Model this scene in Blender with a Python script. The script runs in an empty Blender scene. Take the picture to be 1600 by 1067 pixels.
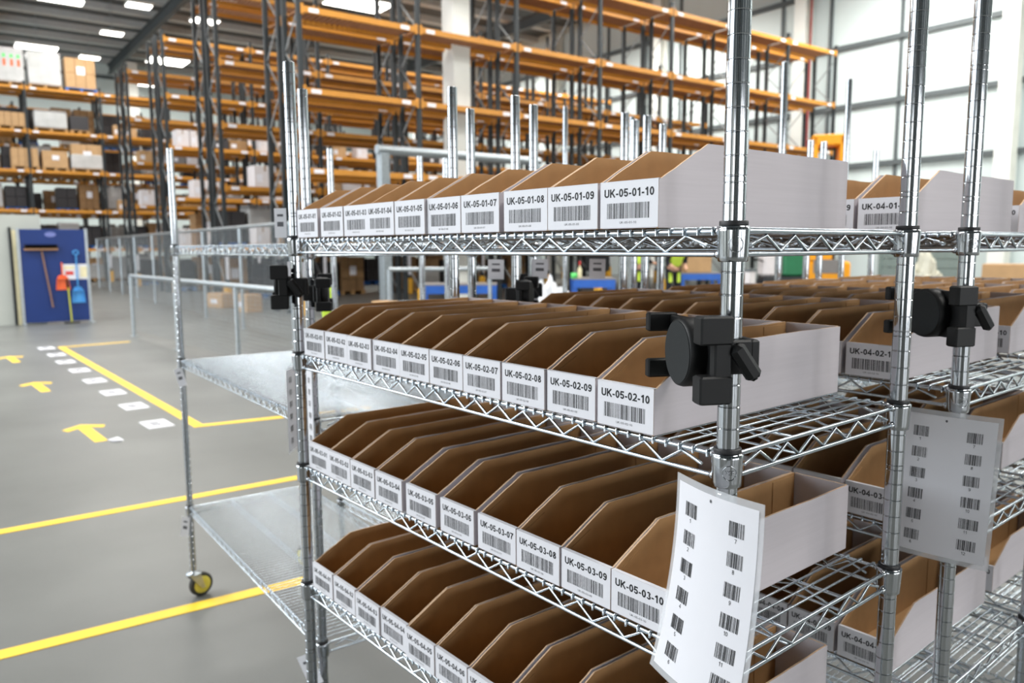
import bpy, bmesh, math, random
from mathutils import Vector, Matrix
random.seed(7)
sc = bpy.context.scene
COL = sc.collection
PI = math.pi
EYE = 1.47                       # camera height above the floor
TH = math.radians(3.3)           # the wire racks stand 3.3 degrees off the building grid
ROT = Matrix.Rotation(TH, 3, 'Z')

def A(x, y, z=0.0):
    """point of the wire-rack frame (front right post of the nearest rack is 0,0; z above the floor) in the world"""
    v = ROT @ Vector((x, y, 0)); return Vector((v.x, v.y, z))

# ------------------------------------------------------------------ camera
CAM = ROT @ Vector((0.51893, -0.75427, 0)); CAM.z = EYE
cr = ROT @ Vector((0.640223, 0.768170, -0.005424))
cu = ROT @ Vector((-0.088741, 0.080970, 0.992758))
cf = ROT @ Vector((-0.763046, 0.635105, -0.120007))
FPX = 1223.387
cd = bpy.data.cameras.new('camera'); cam = bpy.data.objects.new('camera', cd); COL.objects.link(cam)
M = Matrix((cr, cu, -cf)).transposed().to_4x4(); M.translation = CAM
cam.matrix_world = M
cd.sensor_width = 36.0; cd.lens = FPX * 36 / 1600; cd.clip_start = 0.02; cd.clip_end = 400
cd.dof.use_dof = True; cd.dof.focus_distance = 0.98; cd.dof.aperture_fstop = 6.0
sc.camera = cam

def ray(px, py):
    return cr * ((px - 800) / FPX) + cu * ((533.5 - py) / FPX) + cf
def at(px, py, D):
    return CAM + ray(px, py) * D
def gx(px, D):
    p = at(px, 390, D); return p.x, p.y
def on_z(px, py, z):
    d = ray(px, py); return CAM + d * ((z - CAM.z) / d.z)
def on_x(px, py, x):
    d = ray(px, py); return CAM + d * ((x - CAM.x) / d.x)

# ------------------------------------------------------------------ world, lights, exposure
w = bpy.data.worlds.new('world'); sc.world = w; w.use_nodes = True
bg = w.node_tree.nodes['Background']; bg.inputs[0].default_value = (0.86, 0.93, 1.0, 1); bg.inputs[1].default_value = 0.34
vs = sc.view_settings
vs.view_transform = 'Standard'; vs.look = 'None'; vs.gamma = 1.0; vs.use_curve_mapping = False; vs.exposure = 0.0
def area(name, loc, sx, sy, power, color=(1, 0.98, 0.94)):
    l = bpy.data.lights.new(name, 'AREA'); l.shape = 'RECTANGLE'; l.size = sx; l.size_y = sy
    l.energy = power; l.color = color
    o = bpy.data.objects.new(name, l); o.location = loc; COL.objects.link(o); return o
for X in (-47, -35, -24, -13, -3, 5):
    for Y in (-7, 5, 14, 23):
        if X > -5 and Y < 0: continue
        p_ = 560
        if X == 5 and Y == 5: p_ = 1250
        if Y == 23: p_ = 1250
        if X == -47: p_ = 900
        if X == -13 and Y < 10: p_ = 900
        area('ceiling_lamp', (X, Y, 11.3), 2.4, 5.0, p_)
for X in (-24, -16, -8):          # stronger unseen lamps added high in front, to light the bin fronts
    area('high_front_lamp', (X, -9.5, 11.6), 5.0, 3.0, 1550, (0.96, 0.98, 1.0))
for X in (-8.5, -18, -27.5, -37):      # added cool fill before the windowless front wall, for the labels
    o = area('front_fill', (X, -15.2, 5.2), 7.5, 7.0, 1000, (0.84, 0.92, 1.0)); o.rotation_euler = (PI/2, 0, 0)

for Y in (-1.5, 3.5, 8.5):              # added low fill for the bin sides; the near wall has no doors
    o = area('low_fill', (14.3, Y, 2.1), 3.4, 3.8, 320, (0.95, 0.97, 1.0)); o.rotation_euler = (PI/2, 0, PI/2)
o = area('low_fill', (5.5, -15.2, 2.1), 5.0, 3.8, 230, (0.95, 0.97, 1.0)); o.rotation_euler = (PI/2, 0, 0)  # added low fill from behind the camera, for the second rack's labels and sheet

# ------------------------------------------------------------------ materials
def lin(c):
    return tuple(((v / 255) / 12.92 if v / 255 <= 0.04045 else ((v / 255 + 0.055) / 1.055) ** 2.4) for v in c)
MATS = {}
def mat(name, rgb, rough=0.6, metal=0.0, var=0.06, scale=8.0, stretch=(1, 1, 1), spec=0.5, emit=None, alpha=1.0, bump=0.0, coat=0.0, trans=0.0):
    m = bpy.data.materials.new(name); m.use_nodes = True
    nt = m.node_tree; b = nt.nodes['Principled BSDF']
    c = lin(rgb)
    b.inputs['Base Color'].default_value = (*c, 1)
    b.inputs['Roughness'].default_value = rough; b.inputs['Metallic'].default_value = metal
    b.inputs['Specular IOR Level'].default_value = spec
    b.inputs['Coat Weight'].default_value = coat
    b.inputs['Transmission Weight'].default_value = trans
    if emit: b.inputs['Emission Color'].default_value = (*lin(emit[0]), 1); b.inputs['Emission Strength'].default_value = emit[1]
    if alpha < 1: b.inputs['Alpha'].default_value = alpha
    if var or bump:
        tc = nt.nodes.new('ShaderNodeTexCoord'); mp = nt.nodes.new('ShaderNodeMapping'); nz = nt.nodes.new('ShaderNodeTexNoise')
        mp.inputs['Scale'].default_value = stretch
        nz.inputs['Scale'].default_value = scale; nz.inputs['Detail'].default_value = 4
        nt.links.new(tc.outputs['Object'], mp.inputs['Vector']); nt.links.new(mp.outputs['Vector'], nz.inputs['Vector'])
        if var:
            rp = nt.nodes.new('ShaderNodeValToRGB')
            rp.color_ramp.elements[0].position = 0.3; rp.color_ramp.elements[1].position = 0.7
            rp.color_ramp.elements[0].color = (*[v * (1 - var) for v in c], 1); rp.color_ramp.elements[1].color = (*[min(1, v * (1 + var)) for v in c], 1)
            nt.links.new(nz.outputs['Fac'], rp.inputs['Fac']); nt.links.new(rp.outputs['Color'], b.inputs['Base Color'])
        if bump:
            bn = nt.nodes.new('ShaderNodeBump'); bn.inputs['Strength'].default_value = bump; bn.inputs['Distance'].default_value = 0.002
            nt.links.new(nz.outputs['Fac'], bn.inputs['Height']); nt.links.new(bn.outputs['Normal'], b.inputs['Normal'])
    MATS[name] = m; return m

chrome = mat('chrome', (178, 182, 186), 0.10, 1.0, 0.02, 30)
zinc = mat('zinc_wire', (188, 197, 204), 0.24, 1.0, 0.04, 40)
galv = mat('galvanised_steel', (175, 182, 186), 0.38, 1.0, 0.12, 25)
black = mat('black_plastic', (13, 14, 15), 0.5, 0, 0.05, 60, spec=0.3, bump=0.05)
black_disc = mat('matt_black_pad', (32, 35, 36), 0.65, 0, 0.04, 80, spec=0.25)
blackring = mat('black_sleeve', (24, 24, 26), 0.5)
white_card = mat('white_cardboard', (192, 186, 190), 0.6, 0, 0.025, 300, (0.02, 0.02, 1))
brown_card = mat('brown_cardboard', (170, 132, 88), 0.8, 0, 0.05, 40, (0.15, 1, 1))
edge_card = mat('cardboard_edge', (196, 164, 132), 0.85, 0, 0.15, 200)
paper = mat('white_paper', (222, 222, 227), 0.45, 0, 0.01, 20)
ink = mat('black_ink', (26, 26, 30), 0.6, 0, 0)
grey_ink = mat('fine_print_ink', (90, 90, 95), 0.6, 0, 0)
laminate = mat('clear_laminate', (225, 228, 232), 0.12, 0, 0, alpha=0.35)
concrete = mat('polished_concrete', (106, 107, 104), 0.38, 0, 0.15, 1.1, spec=0.4)
yellow_tape = mat('yellow_floor_tape', (246, 200, 54), 0.5, 0, 0.06, 6)
partition_grey = mat('partition_panel', (176, 179, 172), 0.55, 0, 0.03, 2)
white_paint = mat('white_steel_paint', (236, 238, 232), 0.5, 0, 0.04, 2)
wall_panel = mat('wall_cladding', (214, 226, 225), 0.6, 0, 0.03, 0.7)
rail_grey = mat('dark_wall_rail', (88, 95, 97), 0.55)
roof_grey = mat('roof_lining', (82, 88, 90), 0.7, 0, 0.08, 0.6)
purlin_grey = mat('purlin_steel', (184, 188, 188), 0.5)
light_glow = mat('lamp_diffuser', (255, 255, 250), 0.5, 0, 0, emit=((255, 253, 245), 9.0))
upright = mat('dark_upright_paint', (32, 38, 41), 0.5, 0, 0.08, 5)
beam_or = mat('orange_beam_paint', (194, 131, 42), 0.45, 0, 0.06, 5)
deck_wood = mat('timber_decking', (146, 102, 68), 0.75, 0, 0.15, 6)
brace_grey = mat('galvanised_brace', (150, 154, 155), 0.5, 0.6)
guard_yel = mat('yellow_guard', (226, 168, 40), 0.5)
tag_white = mat('beam_tag', (226, 226, 232), 0.5)
blue_board = mat('blue_board', (8, 44, 108), 0.5, 0, 0.05, 3)
cream = mat('cream_edge', (226, 216, 176), 0.6)
wood = mat('broom_wood', (140, 104, 74), 0.6, 0, 0.12, 12)
bristle = mat('dark_bristle', (46, 38, 32), 0.9)
orange_pl = mat('orange_plastic', (238, 104, 52), 0.45)
lblue_pl = mat('light_blue_plastic', (70, 150, 214), 0.45)
lime_pole = mat('lime_handle', (182, 182, 40), 0.5)
red_pl = mat('red_print', (206, 60, 56), 0.5)
hivis = mat('hi_vis_yellow', (204, 232, 78), 0.7, 0, 0.05, 30, emit=None)
navy_cloth = mat('black_workwear', (24, 25, 32), 0.85, 0, 0.1, 40)
skin = mat('skin', (206, 158, 132), 0.55)
hair = mat('dark_hair', (46, 34, 28), 0.7)
bench_blue = mat('blue_bench_paint', (44, 98, 186), 0.45)
truck_or = mat('truck_orange', (244, 164, 20), 0.4)
dark_metal = mat('dark_mast_steel', (40, 42, 44), 0.5, 0.3)
plastic_wrap = mat('stretch_film', (206, 206, 204), 0.25, 0, 0.10, 3, alpha=0.75)
white_sheet = mat('crumpled_white_film', (226, 228, 232), 0.35, 0, 0.05, 10)
card_tan = mat('tan_carton', (182, 146, 104), 0.75, 0, 0.08, 5)
card_kraft = mat('kraft_carton', (150, 116, 78), 0.75, 0, 0.08, 5)
card_white = mat('white_carton', (216, 210, 210), 0.6, 0, 0.05, 5)
card_grey = mat('grey_tote', (128, 124, 122), 0.55, 0, 0.06, 5)
card_dark = mat('dark_tote', (52, 50, 52), 0.55)
pallet_wood = mat('pallet_timber', (164, 128, 84), 0.85, 0, 0.15, 8)
pallet_blue = mat('blue_pallet', (30, 96, 168), 0.7)
door_green = mat('grey_green_shutter', (124, 138, 134), 0.5)
green_pl = mat('green_plastic', (30, 110, 70), 0.5)
lgreen = mat('green_tape', (96, 214, 110), 0.5)
wheel_yel = mat('yellow_wheel', (196, 184, 70), 0.5)
tyre = mat('dark_tyre', (50, 50, 44), 0.8)
beige_sack = mat('beige_sack', (200, 198, 182), 0.8)
red_pipe = mat('red_pipe_paint', (168, 60, 58), 0.5)

# ------------------------------------------------------------------ mesh helpers
class MB:
    def __init__(s): s.v = []; s.f = []; s.m = []; s.s = []
    def add(s, vs, fs, mi=0, smooth=False):
        o = len(s.v); s.v += [tuple(v) for v in vs]
        for f in fs: s.f.append([i + o for i in f]); s.m.append(mi); s.s.append(smooth)
    def box(s, x0, y0, z0, x1, y1, z1, mi=0, R=None, T=None):
        vs = [Vector(p) for p in ((x0,y0,z0),(x1,y0,z0),(x1,y1,z0),(x0,y1,z0),(x0,y0,z1),(x1,y0,z1),(x1,y1,z1),(x0,y1,z1))]
        if R is not None: vs = [R @ v for v in vs]
        if T is not None: vs = [v + Vector(T) for v in vs]
        s.add(vs, [(0,3,2,1),(4,5,6,7),(0,1,5,4),(1,2,6,5),(2,3,7,6),(3,0,4,7)], mi)
    def bbox(s, x0, y0, z0, x1, y1, z1, b, mi=0, R=None, T=None):
        """box with chamfered vertical and top edges"""
        def ring(z, i): return [(x0+i+b,y0+i,z),(x1-i-b,y0+i,z),(x1-i,y0+i+b,z),(x1-i,y1-i-b,z),(x1-i-b,y1-i,z),(x0+i+b,y1-i,z),(x0+i,y1-i-b,z),(x0+i,y0+i+b,z)]
        vs = [Vector(p) for p in ring(z0, b) + ring(z0 + b, 0) + ring(z1 - b, 0) + ring(z1, b)]
        if R is not None: vs = [R @ v for v in vs]
        if T is not None: vs = [v + Vector(T) for v in vs]
        fs = [tuple(range(7, -1, -1)), tuple(range(24, 32))]
        for r in range(3):
            for k in range(8): fs.append((r*8+k, r*8+(k+1)%8, r*8+8+(k+1)%8, r*8+8+k))
        s.add(vs, fs, mi)
    def prism(s, poly, h0, h1, axis='x', mi=0, mcap0=None, mcap1=None):
        """extrude polygon; axis x: poly=(y,z); y: poly=(x,z); z: poly=(x,y)"""
        n = len(poly)
        def mk(p, h): return {'x': (h, p[0], p[1]), 'y': (p[0], h, p[1]), 'z': (p[0], p[1], h)}[axis]
        vs = [mk(p, h0) for p in poly] + [mk(p, h1) for p in poly]
        s.add(vs, [(i, (i+1) % n, n+(i+1) % n, n+i) for i in range(n)], mi)
        s.add(vs, [tuple(range(n-1, -1, -1))], mi if mcap0 is None else mcap0)
        s.add(vs, [tuple(range(n, 2*n))], mi if mcap1 is None else mcap1)
    def tube(s, pts, r, n=6, mi=0, closed=False, smooth=True):
        pts = [Vector(p) for p in pts]; N = len(pts); vs = []
        prev = None
        for i, p in enumerate(pts):
            if closed: d = (pts[(i+1) % N] - pts[i-1])
            elif i == 0: d = pts[1] - p
            elif i == N-1: d = p - pts[-2]
            else: d = (pts[i+1] - p).normalized() + (p - pts[i-1]).normalized()
            d.normalize()
            if prev is None: u = d.orthogonal().normalized()
            else:
                u = prev - d * prev.dot(d)
                u = u.normalized() if u.length > 1e-6 else d.orthogonal().normalized()
            prev = u; v = d.cross(u)
            rr = r[i] if isinstance(r, (list, tuple)) else r
            for k in range(n):
                a = 2*PI*k/n; vs.append(p + (u*math.cos(a) + v*math.sin(a)) * rr)
        fs = []
        for i in range(N if closed else N-1):
            j = (i+1) % N
            for k in range(n): fs.append((i*n+k, i*n+(k+1) % n, j*n+(k+1) % n, j*n+k))
        s.add(vs, fs, mi, smooth)
        if not closed: s.add(vs, [tuple(range(n-1, -1, -1)), tuple(range((N-1)*n, N*n))], mi)
    def lathe(s, prof, n=24, mi=0, c=(0, 0, 0), axis='z', smooth=True, cap=True):
        vs = []; N = len(prof)
        for r, z in prof:
            for k in range(n):
                a = 2*PI*k/n; x, y = r*math.cos(a), r*math.sin(a)
                p = (x, y, z) if axis == 'z' else ((z, x, y) if axis == 'x' else (y, z, x))
                vs.append((p[0]+c[0], p[1]+c[1], p[2]+c[2]))
        fs = [(i*n+k, i*n+(k+1) % n, (i+1)*n+(k+1) % n, (i+1)*n+k) for i in range(N-1) for k in range(n)]
        s.add(vs, fs, mi, smooth)
        if cap: s.add(vs, [tuple(range(n-1, -1, -1)), tuple(range((N-1)*n, N*n))], mi)
    def sphere(s, c, r, n=8, m=6, mi=0, sc3=(1, 1, 1)):
        vs = []
        for i in range(m+1):
            t = PI*i/m
            for k in range(n):
                a = 2*PI*k/n
                vs.append((c[0]+r*sc3[0]*math.sin(t)*math.cos(a), c[1]+r*sc3[1]*math.sin(t)*math.sin(a), c[2]-r*sc3[2]*math.cos(t)))
        s.add(vs, [(i*n+k, i*n+(k+1) % n, (i+1)*n+(k+1) % n, (i+1)*n+k) for i in range(m) for k in range(n)], mi, True)
    def mesh(s, name, mats):
        me = bpy.data.meshes.new(name); me.from_pydata(s.v, [], s.f)
        for m in (mats if isinstance(mats, (list, tuple)) else [mats]): me.materials.append(m)
        me.polygons.foreach_set('material_index', s.m); me.polygons.foreach_set('use_smooth', s.s)
        me.update(); return me

def link(name, me, parent=None, loc=None, rotz=None):
    o = bpy.data.objects.new(name, me); COL.objects.link(o)
    if parent is not None: o.parent = parent
    if loc is not None: o.location = loc
    if rotz is not None: o.rotation_euler = (0, 0, rotz)
    return o
def tag(o, label, cat, group=None):
    o['label'] = label; o['category'] = cat
    if group: o['group'] = group
    return o
def root(name, label, cat, loc=(0, 0, 0), rotz=0.0, group=None):
    o = bpy.data.objects.new(name, None); COL.objects.link(o); o.empty_display_size = 0.05
    o.location = loc; o.rotation_euler = (0, 0, rotz); return tag(o, label, cat, group)
def struct(name, me, loc=None, rotz=None):
    o = link(name, me, None, loc, rotz); o['kind'] = 'structure'; return o
def dup(r, loc, rotz, label, group=None):
    c = r.copy(); COL.objects.link(c); c.location = loc; c.rotation_euler = (0, 0, rotz); c['label'] = label
    if group: c['group'] = group
    for ch in list(r.children):
        d = ch.copy(); COL.objects.link(d); d.parent = c
        for g in list(ch.children):
            e = g.copy(); COL.objects.link(e); e.parent = d
    return c
ORD = 'zeroth first second third fourth fifth sixth seventh eighth ninth tenth eleventh twelfth thirteenth fourteenth'.split()

# ------------------------------------------------------------------ lettering
def arc(cx, cy, rx, ry, a0, a1, n=10):
    return [(cx + rx*math.cos(math.radians(a0 + (a1-a0)*i/n)), cy + ry*math.sin(math.radians(a0 + (a1-a0)*i/n))) for i in range(n+1)]
def strokes(ch, h):
    """centre lines of the letter in a cap-height-1 box, h = half stroke width"""
    e, t = h, 1 - h
    if ch == 'U': return [[(e, 1)] + arc(0.36, 0.33, 0.36 - h, 0.33 - h, 180, 360) + [(0.72 - h, 1)]], 0.72
    if ch == 'K': return [[(e, 0), (e, 1)], [(e, 0.36), (0.66, 1.0)], [(0.28, 0.58), (0.70, 0.0)]], 0.76
    if ch == '-': return [[(0, 0.36), (0.34, 0.36)]], 0.34
    if ch == 'N': return [[(e, 0), (e, 1)], [(e, 1), (0.70 - h, 0)], [(0.70 - h, 0), (0.70 - h, 1)]], 0.70
    if ch == 'F': return [[(e, 0), (e, t), (0.6, t)], [(e, 0.48), (0.52, 0.48)]], 0.6
    if ch == 'S': return [arc(0.31, 0.75 - h/2, 0.31 - h, 0.25 - h/2, 20, 270) + arc(0.31, 0.25 + h/2, 0.31 - h, 0.25 - h/2, 90, -160)], 0.62
    if ch == '0': return [arc(0.30, 0.5, 0.30 - h, 0.5 - h, 90, 450, 20)], 0.60
    if ch == '1': return [[(0.33, 0), (0.33, 1)], [(0.33, 0.93), (0.22, 0.80), (0.06, 0.72)]], 0.52
    if ch == '2': return [arc(0.30, 0.70, 0.30 - h, 0.30 - h, 165, -20) + [(0.40, 0.42), (0.06, e), (0.60, e)]], 0.60
    if ch == '3': return [arc(0.29, 0.74, 0.26 - h, 0.26 - h, 160, -90) , arc(0.29, 0.28, 0.30 - h, 0.28 - h, 90, -165)], 0.60
    if ch == '4': return [[(0.44, 0), (0.44, 0.97), (0.04, 0.30), (0.62, 0.30)]], 0.62
    if ch == '5': return [[(0.56, t), (0.14, t), (0.08, 0.52)] + arc(0.29, 0.33, 0.30 - h, 0.33 - h, 125, -165)], 0.60
    if ch == '6': return [arc(0.30, 0.32, 0.30 - h, 0.32 - h, 0, 360, 18), arc(0.34, 0.5, 0.34 - h, 0.5 - h, 40, 190, 10)], 0.60
    if ch == '7': return [[(0, t), (0.56, t), (0.34, 0.5), (0.24, 0)]], 0.58
    if ch == '8': return [arc(0.30, 0.74, 0.26 - h, 0.26 - h, -90, 270, 18), arc(0.30, 0.28, 0.30 - h, 0.28 - h, 90, 450, 18)], 0.60
    if ch == '9': return [arc(0.30, 0.68, 0.30 - h, 0.32 - h, 0, 360, 18), arc(0.26, 0.5, 0.34 - h, 0.5 - h, 10, -140, 10)], 0.60
    return [], 0.3
def text2d(t, x0, x1, zbase, caph, bold=True):
    """flat outline of the words t between x0 and x1: list of (verts2d, faces)"""
    h = 0.098 if bold else 0.06; out = []; x = 0.0; gap = 0.10
    for ch in t:
        st, wd = strokes(ch, h)
        for ln in st:
            vs = []; n = len(ln); closed = abs(ln[0][0]-ln[-1][0]) + abs(ln[0][1]-ln[-1][1]) < 1e-6
            for i, (px, py) in enumerate(ln):
                a_ = ln[i-1] if i else (ln[-2] if closed else ln[0]); b_ = ln[i+1] if i < n-1 else (ln[1] if closed else ln[-1])
                d1 = Vector((px - a_[0], py - a_[1])); d2 = Vector((b_[0] - px, b_[1] - py))
                if d1.length < 1e-9: d1 = d2
                if d2.length < 1e-9: d2 = d1
                d1 = d1.normalized(); d2 = d2.normalized(); m_ = d1 + d2
                if m_.length < 1e-6: m_ = d1
                m_.normalize(); k = h / max(0.45, m_.dot(d1)); nx, ny = -m_.y*k, m_.x*k
                vs += [(x + px + nx, py + ny), (x + px - nx, py - ny)]
            out.append((vs, [(2*i, 2*i+1, 2*i+3, 2*i+2) for i in range(n-1)]))
        x += wd + gap
    W = x - gap; sx = (x1 - x0) / W
    return [([(x0 + v[0]*sx, zbase + v[1]*caph) for v in vs], fs) for vs, fs in out]
def barcode(mb, seed, x0, x1, z0, z1, y, mi, f=None, fill=0.5):
    rnd = random.Random(seed); x = x0; unit = 0.00088 if x1 - x0 > 0.03 else 0.0008
    while x < x1:
        wd = unit * rnd.choice((0.6, 1, 1, 2)); wd = min(wd, x1 - x)
        q = [(x, z0), (x + wd, z0), (x + wd, z1), (x, z1)]
        mb.add([f(a, b) if f else (a, y, b) for a, b in q], [(0, 1, 2, 3)], mi)
        x += wd + unit * rnd.choice((0.9, 0.9, 1.3, 1.8))

# ------------------------------------------------------------------ setting
fl = MB(); fl.box(-56, -16, -0.2, 15, 30, 0); struct('floor', fl.mesh('floor', concrete))
WY = CAM.y + 28.5
wr = MB(); wr.box(-56, WY, 0, 15, WY + 0.2, 13.2); struct('wall_right', wr.mesh('wall_right', wall_panel))
wf = MB(); wf.box(-55.8, -16, 0, -55.6, 30, 13.2); struct('wall_far', wf.mesh('wall_far', wall_panel))
wb = MB(); wb.box(-56, -15.9, 0, 15, -15.6, 13.2); struct('wall_front', wb.mesh('wall_front', rail_grey))
wn = MB(); wn.box(14.6, -16, 0, 14.8, 30, 13.2); struct('wall_near', wn.mesh('wall_near', rail_grey))
mb = MB()  # unseen white piers and panels, added as stripes for the chrome to reflect
for k in range(9): mb.box(-50 + k*7.55, -15.6, 0, -49.4 + k*7.55, -15.2, 12.8)
for k in range(5): mb.box(14.2, -13 + k*7.55, 0, 14.6, -12.4 + k*7.55, 12.8)
for k in range(8): mb.box(-46.5 + k*7.55, -15.62, 0, -43.2 + k*7.55, -15.5, 4.2)
struct('reflection_pier', mb.mesh('reflection_pier', white_paint))
rf = MB(); rf.box(-56, -16, 13.2, 15, 30, 13.4); struct('ceiling', rf.mesh('ceiling', roof_grey))
mb = MB()
for i in range(29): mb.box(-55 + i*2.4, -15.6, 12.9, -54.55 + i*2.4, 28, 13.2)
struct('ceiling_purlin', mb.mesh('ceiling_purlin', purlin_grey))
COLX = [CAM.x - 18.8 + 7.55*k for k in range(-4, 4)]
mb = MB()
for Y in (-13.3, -5.8, 1.7, 9.2, 16.7, 24.2):
    mb.box(-55, Y - 0.12, 12.3, 14, Y + 0.12, 12.36); mb.box(-55, Y - 0.12, 12.8, 14, Y + 0.12, 12.86); mb.box(-55, Y - 0.02, 12.36, 14, Y + 0.02, 12.8)
struct('ceiling_beam', mb.mesh('ceiling_beam', roof_grey))
mb = MB()
for z in (2.25, 4.45, 6.67, 8.87, 11.1): mb.box(-55, WY - 0.14, z - 0.09, 14, WY, z + 0.09)
for X in COLX:
    for d in (1.0, 3.77, 6.4): mb.box(X + d - 0.06, WY - 0.08, 0, X + d + 0.06, WY, 13)
struct('trim_1', mb.mesh('trim_1', rail_grey))
mb = MB()
for z in (2.25, 4.45, 6.67, 8.87, 11.1, 12.2): mb.box(-55.6, -16, z - 0.1, -55.46, 28, z + 0.1)
struct('trim_2', mb.mesh('trim_2', rail_grey))
def ibeam(x, y, z1, d=0.5, wdt=0.3, t=0.035):
    mb = MB()
    mb.box(x - wdt/2, y - d/2, 0, x + wdt/2, y - d/2 + t, z1); mb.box(x - wdt/2, y + d/2 - t, 0, x + wdt/2, y + d/2, z1)
    mb.box(x - t/2, y - d/2 + t, 0, x + t/2, y + d/2 - t, z1); mb.box(x - wdt/2 - .05, y - d/2 - .05, 0, x + wdt/2 + .05, y + d/2 + .05, .03); return mb
for k, X in enumerate(COLX):
    struct('wall_column', ibeam(X, WY - 0.36, 13.0, 0.5, 0.5).mesh('wall_column', white_paint))
# ------- loading door and pipe on the right wall
X0, X1 = (on_x(0,0,0)*0).x, 0
def on_y(px, py, y):
    d = ray(px, py); return CAM + d * ((y - CAM.y) / d.y)
xa, xb = on_y(1385, 400, WY).x, on_y(1508, 400, WY).x
mb = MB()
for k in range(7): mb.box(xa, WY - 0.30, 0.02 + k*0.32, xb, WY - 0.16, 0.32 + k*0.32)
mb.box(xa - .12, WY - .34, 0, xa, WY - .15, 2.3); mb.box(xb, WY - .34, 0, xb + .12, WY - .15, 2.3); mb.box(xa - .12, WY - .34, 2.26, xb + .12, WY - .15, 2.42)
struct('door_1', mb.mesh('door_1', door_green))
mb = MB(); px_ = on_y(1273, 40, WY).x
mb.tube([(px_, WY - 0.25, 0.0), (px_, WY - 0.25, 12.8)], 0.045, 8); struct('wall_pipe', mb.mesh('wall_pipe', red_pipe))

# ------------------------------------------------------------------ floor markings
def strip(name, pts, wd, m=yellow_tape, z=0.003):
    mb = MB()
    for i, ((xa, ya), (xb, yb)) in enumerate(zip(pts[:-1], pts[1:])):
        a, b = A(xa, ya), A(xb, yb); d = (b - a).normalized(); n = Vector((-d.y, d.x, 0)) * wd / 2
        e = d * (wd / 2 if len(pts) > 2 else 0); zz = z + 0.0006 * i
        lo = [a - n - e, b - n + e, b + n + e, a + n - e]
        mb.add([(p.x, p.y, 0.0) for p in lo] + [(p.x, p.y, zz) for p in lo], [(4, 5, 6, 7), (0, 1, 5, 4), (1, 2, 6, 5), (2, 3, 7, 6), (3, 0, 4, 7)])
    struct(name, mb.mesh(name, m))
strip('floor_marking', [(-4.30, -1.2), (-4.04, 2.9)], 0.075)
strip('floor_marking', [(-2.87, -1.6), (-2.45, 2.6)], 0.075)
strip('floor_marking', [(-5.80, 2.75), (-6.08, 1.33), (-12.85, 1.52), (-12.92, 2.45)], 0.085)
def arrow(xt, yt, label):
    mb = MB(); z = 0.003
    def q(l): mb.add([(x, y, 0) for x, y in l] + [(x, y, z) for x, y in l], [(4, 5, 6, 7), (0, 1, 5, 4), (1, 2, 6, 5), (2, 3, 7, 6), (3, 0, 4, 7)])
    q([(0.0, 0.0), (0.10, 0.0), (0.22, 0.13), (0.135, 0.16)]); q([(0.0, 0.0), (0.135, -0.16), (0.22, -0.13), (0.10, 0.0)])
    z = 0.002; q([(0.06, -0.045), (0.74, -0.045), (0.74, 0.045), (0.06, 0.045)])
    o = link('floor_arrow', mb.mesh('floor_arrow', yellow_tape), None, A(xt, yt, 0.0), TH); tag(o, label, 'floor arrow', 'yellow arrows taped on the floor')
arrow(-6.78, 0.585, 'yellow floor arrow nearest the empty shelf rack, the largest of three')
arrow(-9.50, 0.655, 'middle yellow floor arrow, between the nearest arrow and the faint far one')
arrow(-12.2, 0.76, 'farthest yellow floor arrow, near the white partition')
LBL = [(-6.388, 1.215), (-7.323, 1.271), (-8.228, 1.301), (-9.159, 1.327), (-10.128, 1.365), (-11.062, 1.383), (-11.942, 1.432), (-12.875, 1.457)]
for i, (x, y) in enumerate(LBL):
    mb = MB(); mb.box(-0.16, -0.10, 0, 0.16, 0.10, 0.004, 0)
    for k in range(4): mb.box(-0.10 + k*0.05, -0.05, 0.004, -0.07 + k*0.05, 0.03, 0.0045, 1)
    o = link('floor_label', mb.mesh('floor_label', [paper, grey_ink]), None, A(x, y - 0.13, 0), TH)
    tag(o, 'white paper sign stuck on the floor beside the yellow line, %s' % ('nearest of the row' if i == 0 else 'farthest of the row' if i == 7 else ORD[i+1] + ' from the near corner'), 'floor sign', 'white floor signs along the yellow line')
mb = MB(); mb.add([(-.06, -.03, .002), (.05, -.04, .012), (.07, .03, .004), (-.03, .04, .016)], [(0, 1, 2, 3)])
mb.add([(-.06, -.03, .0), (.05, -.04, .0), (.07, .03, .0), (-.03, .04, .0)], [(3, 2, 1, 0)])
tag(link('paper_scrap', mb.mesh('paper_scrap', paper), None, A(-6.0, 0.673, 0.001), 0.4), 'small torn white paper scrap lying beside the nearest floor arrow', 'paper scrap')

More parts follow.
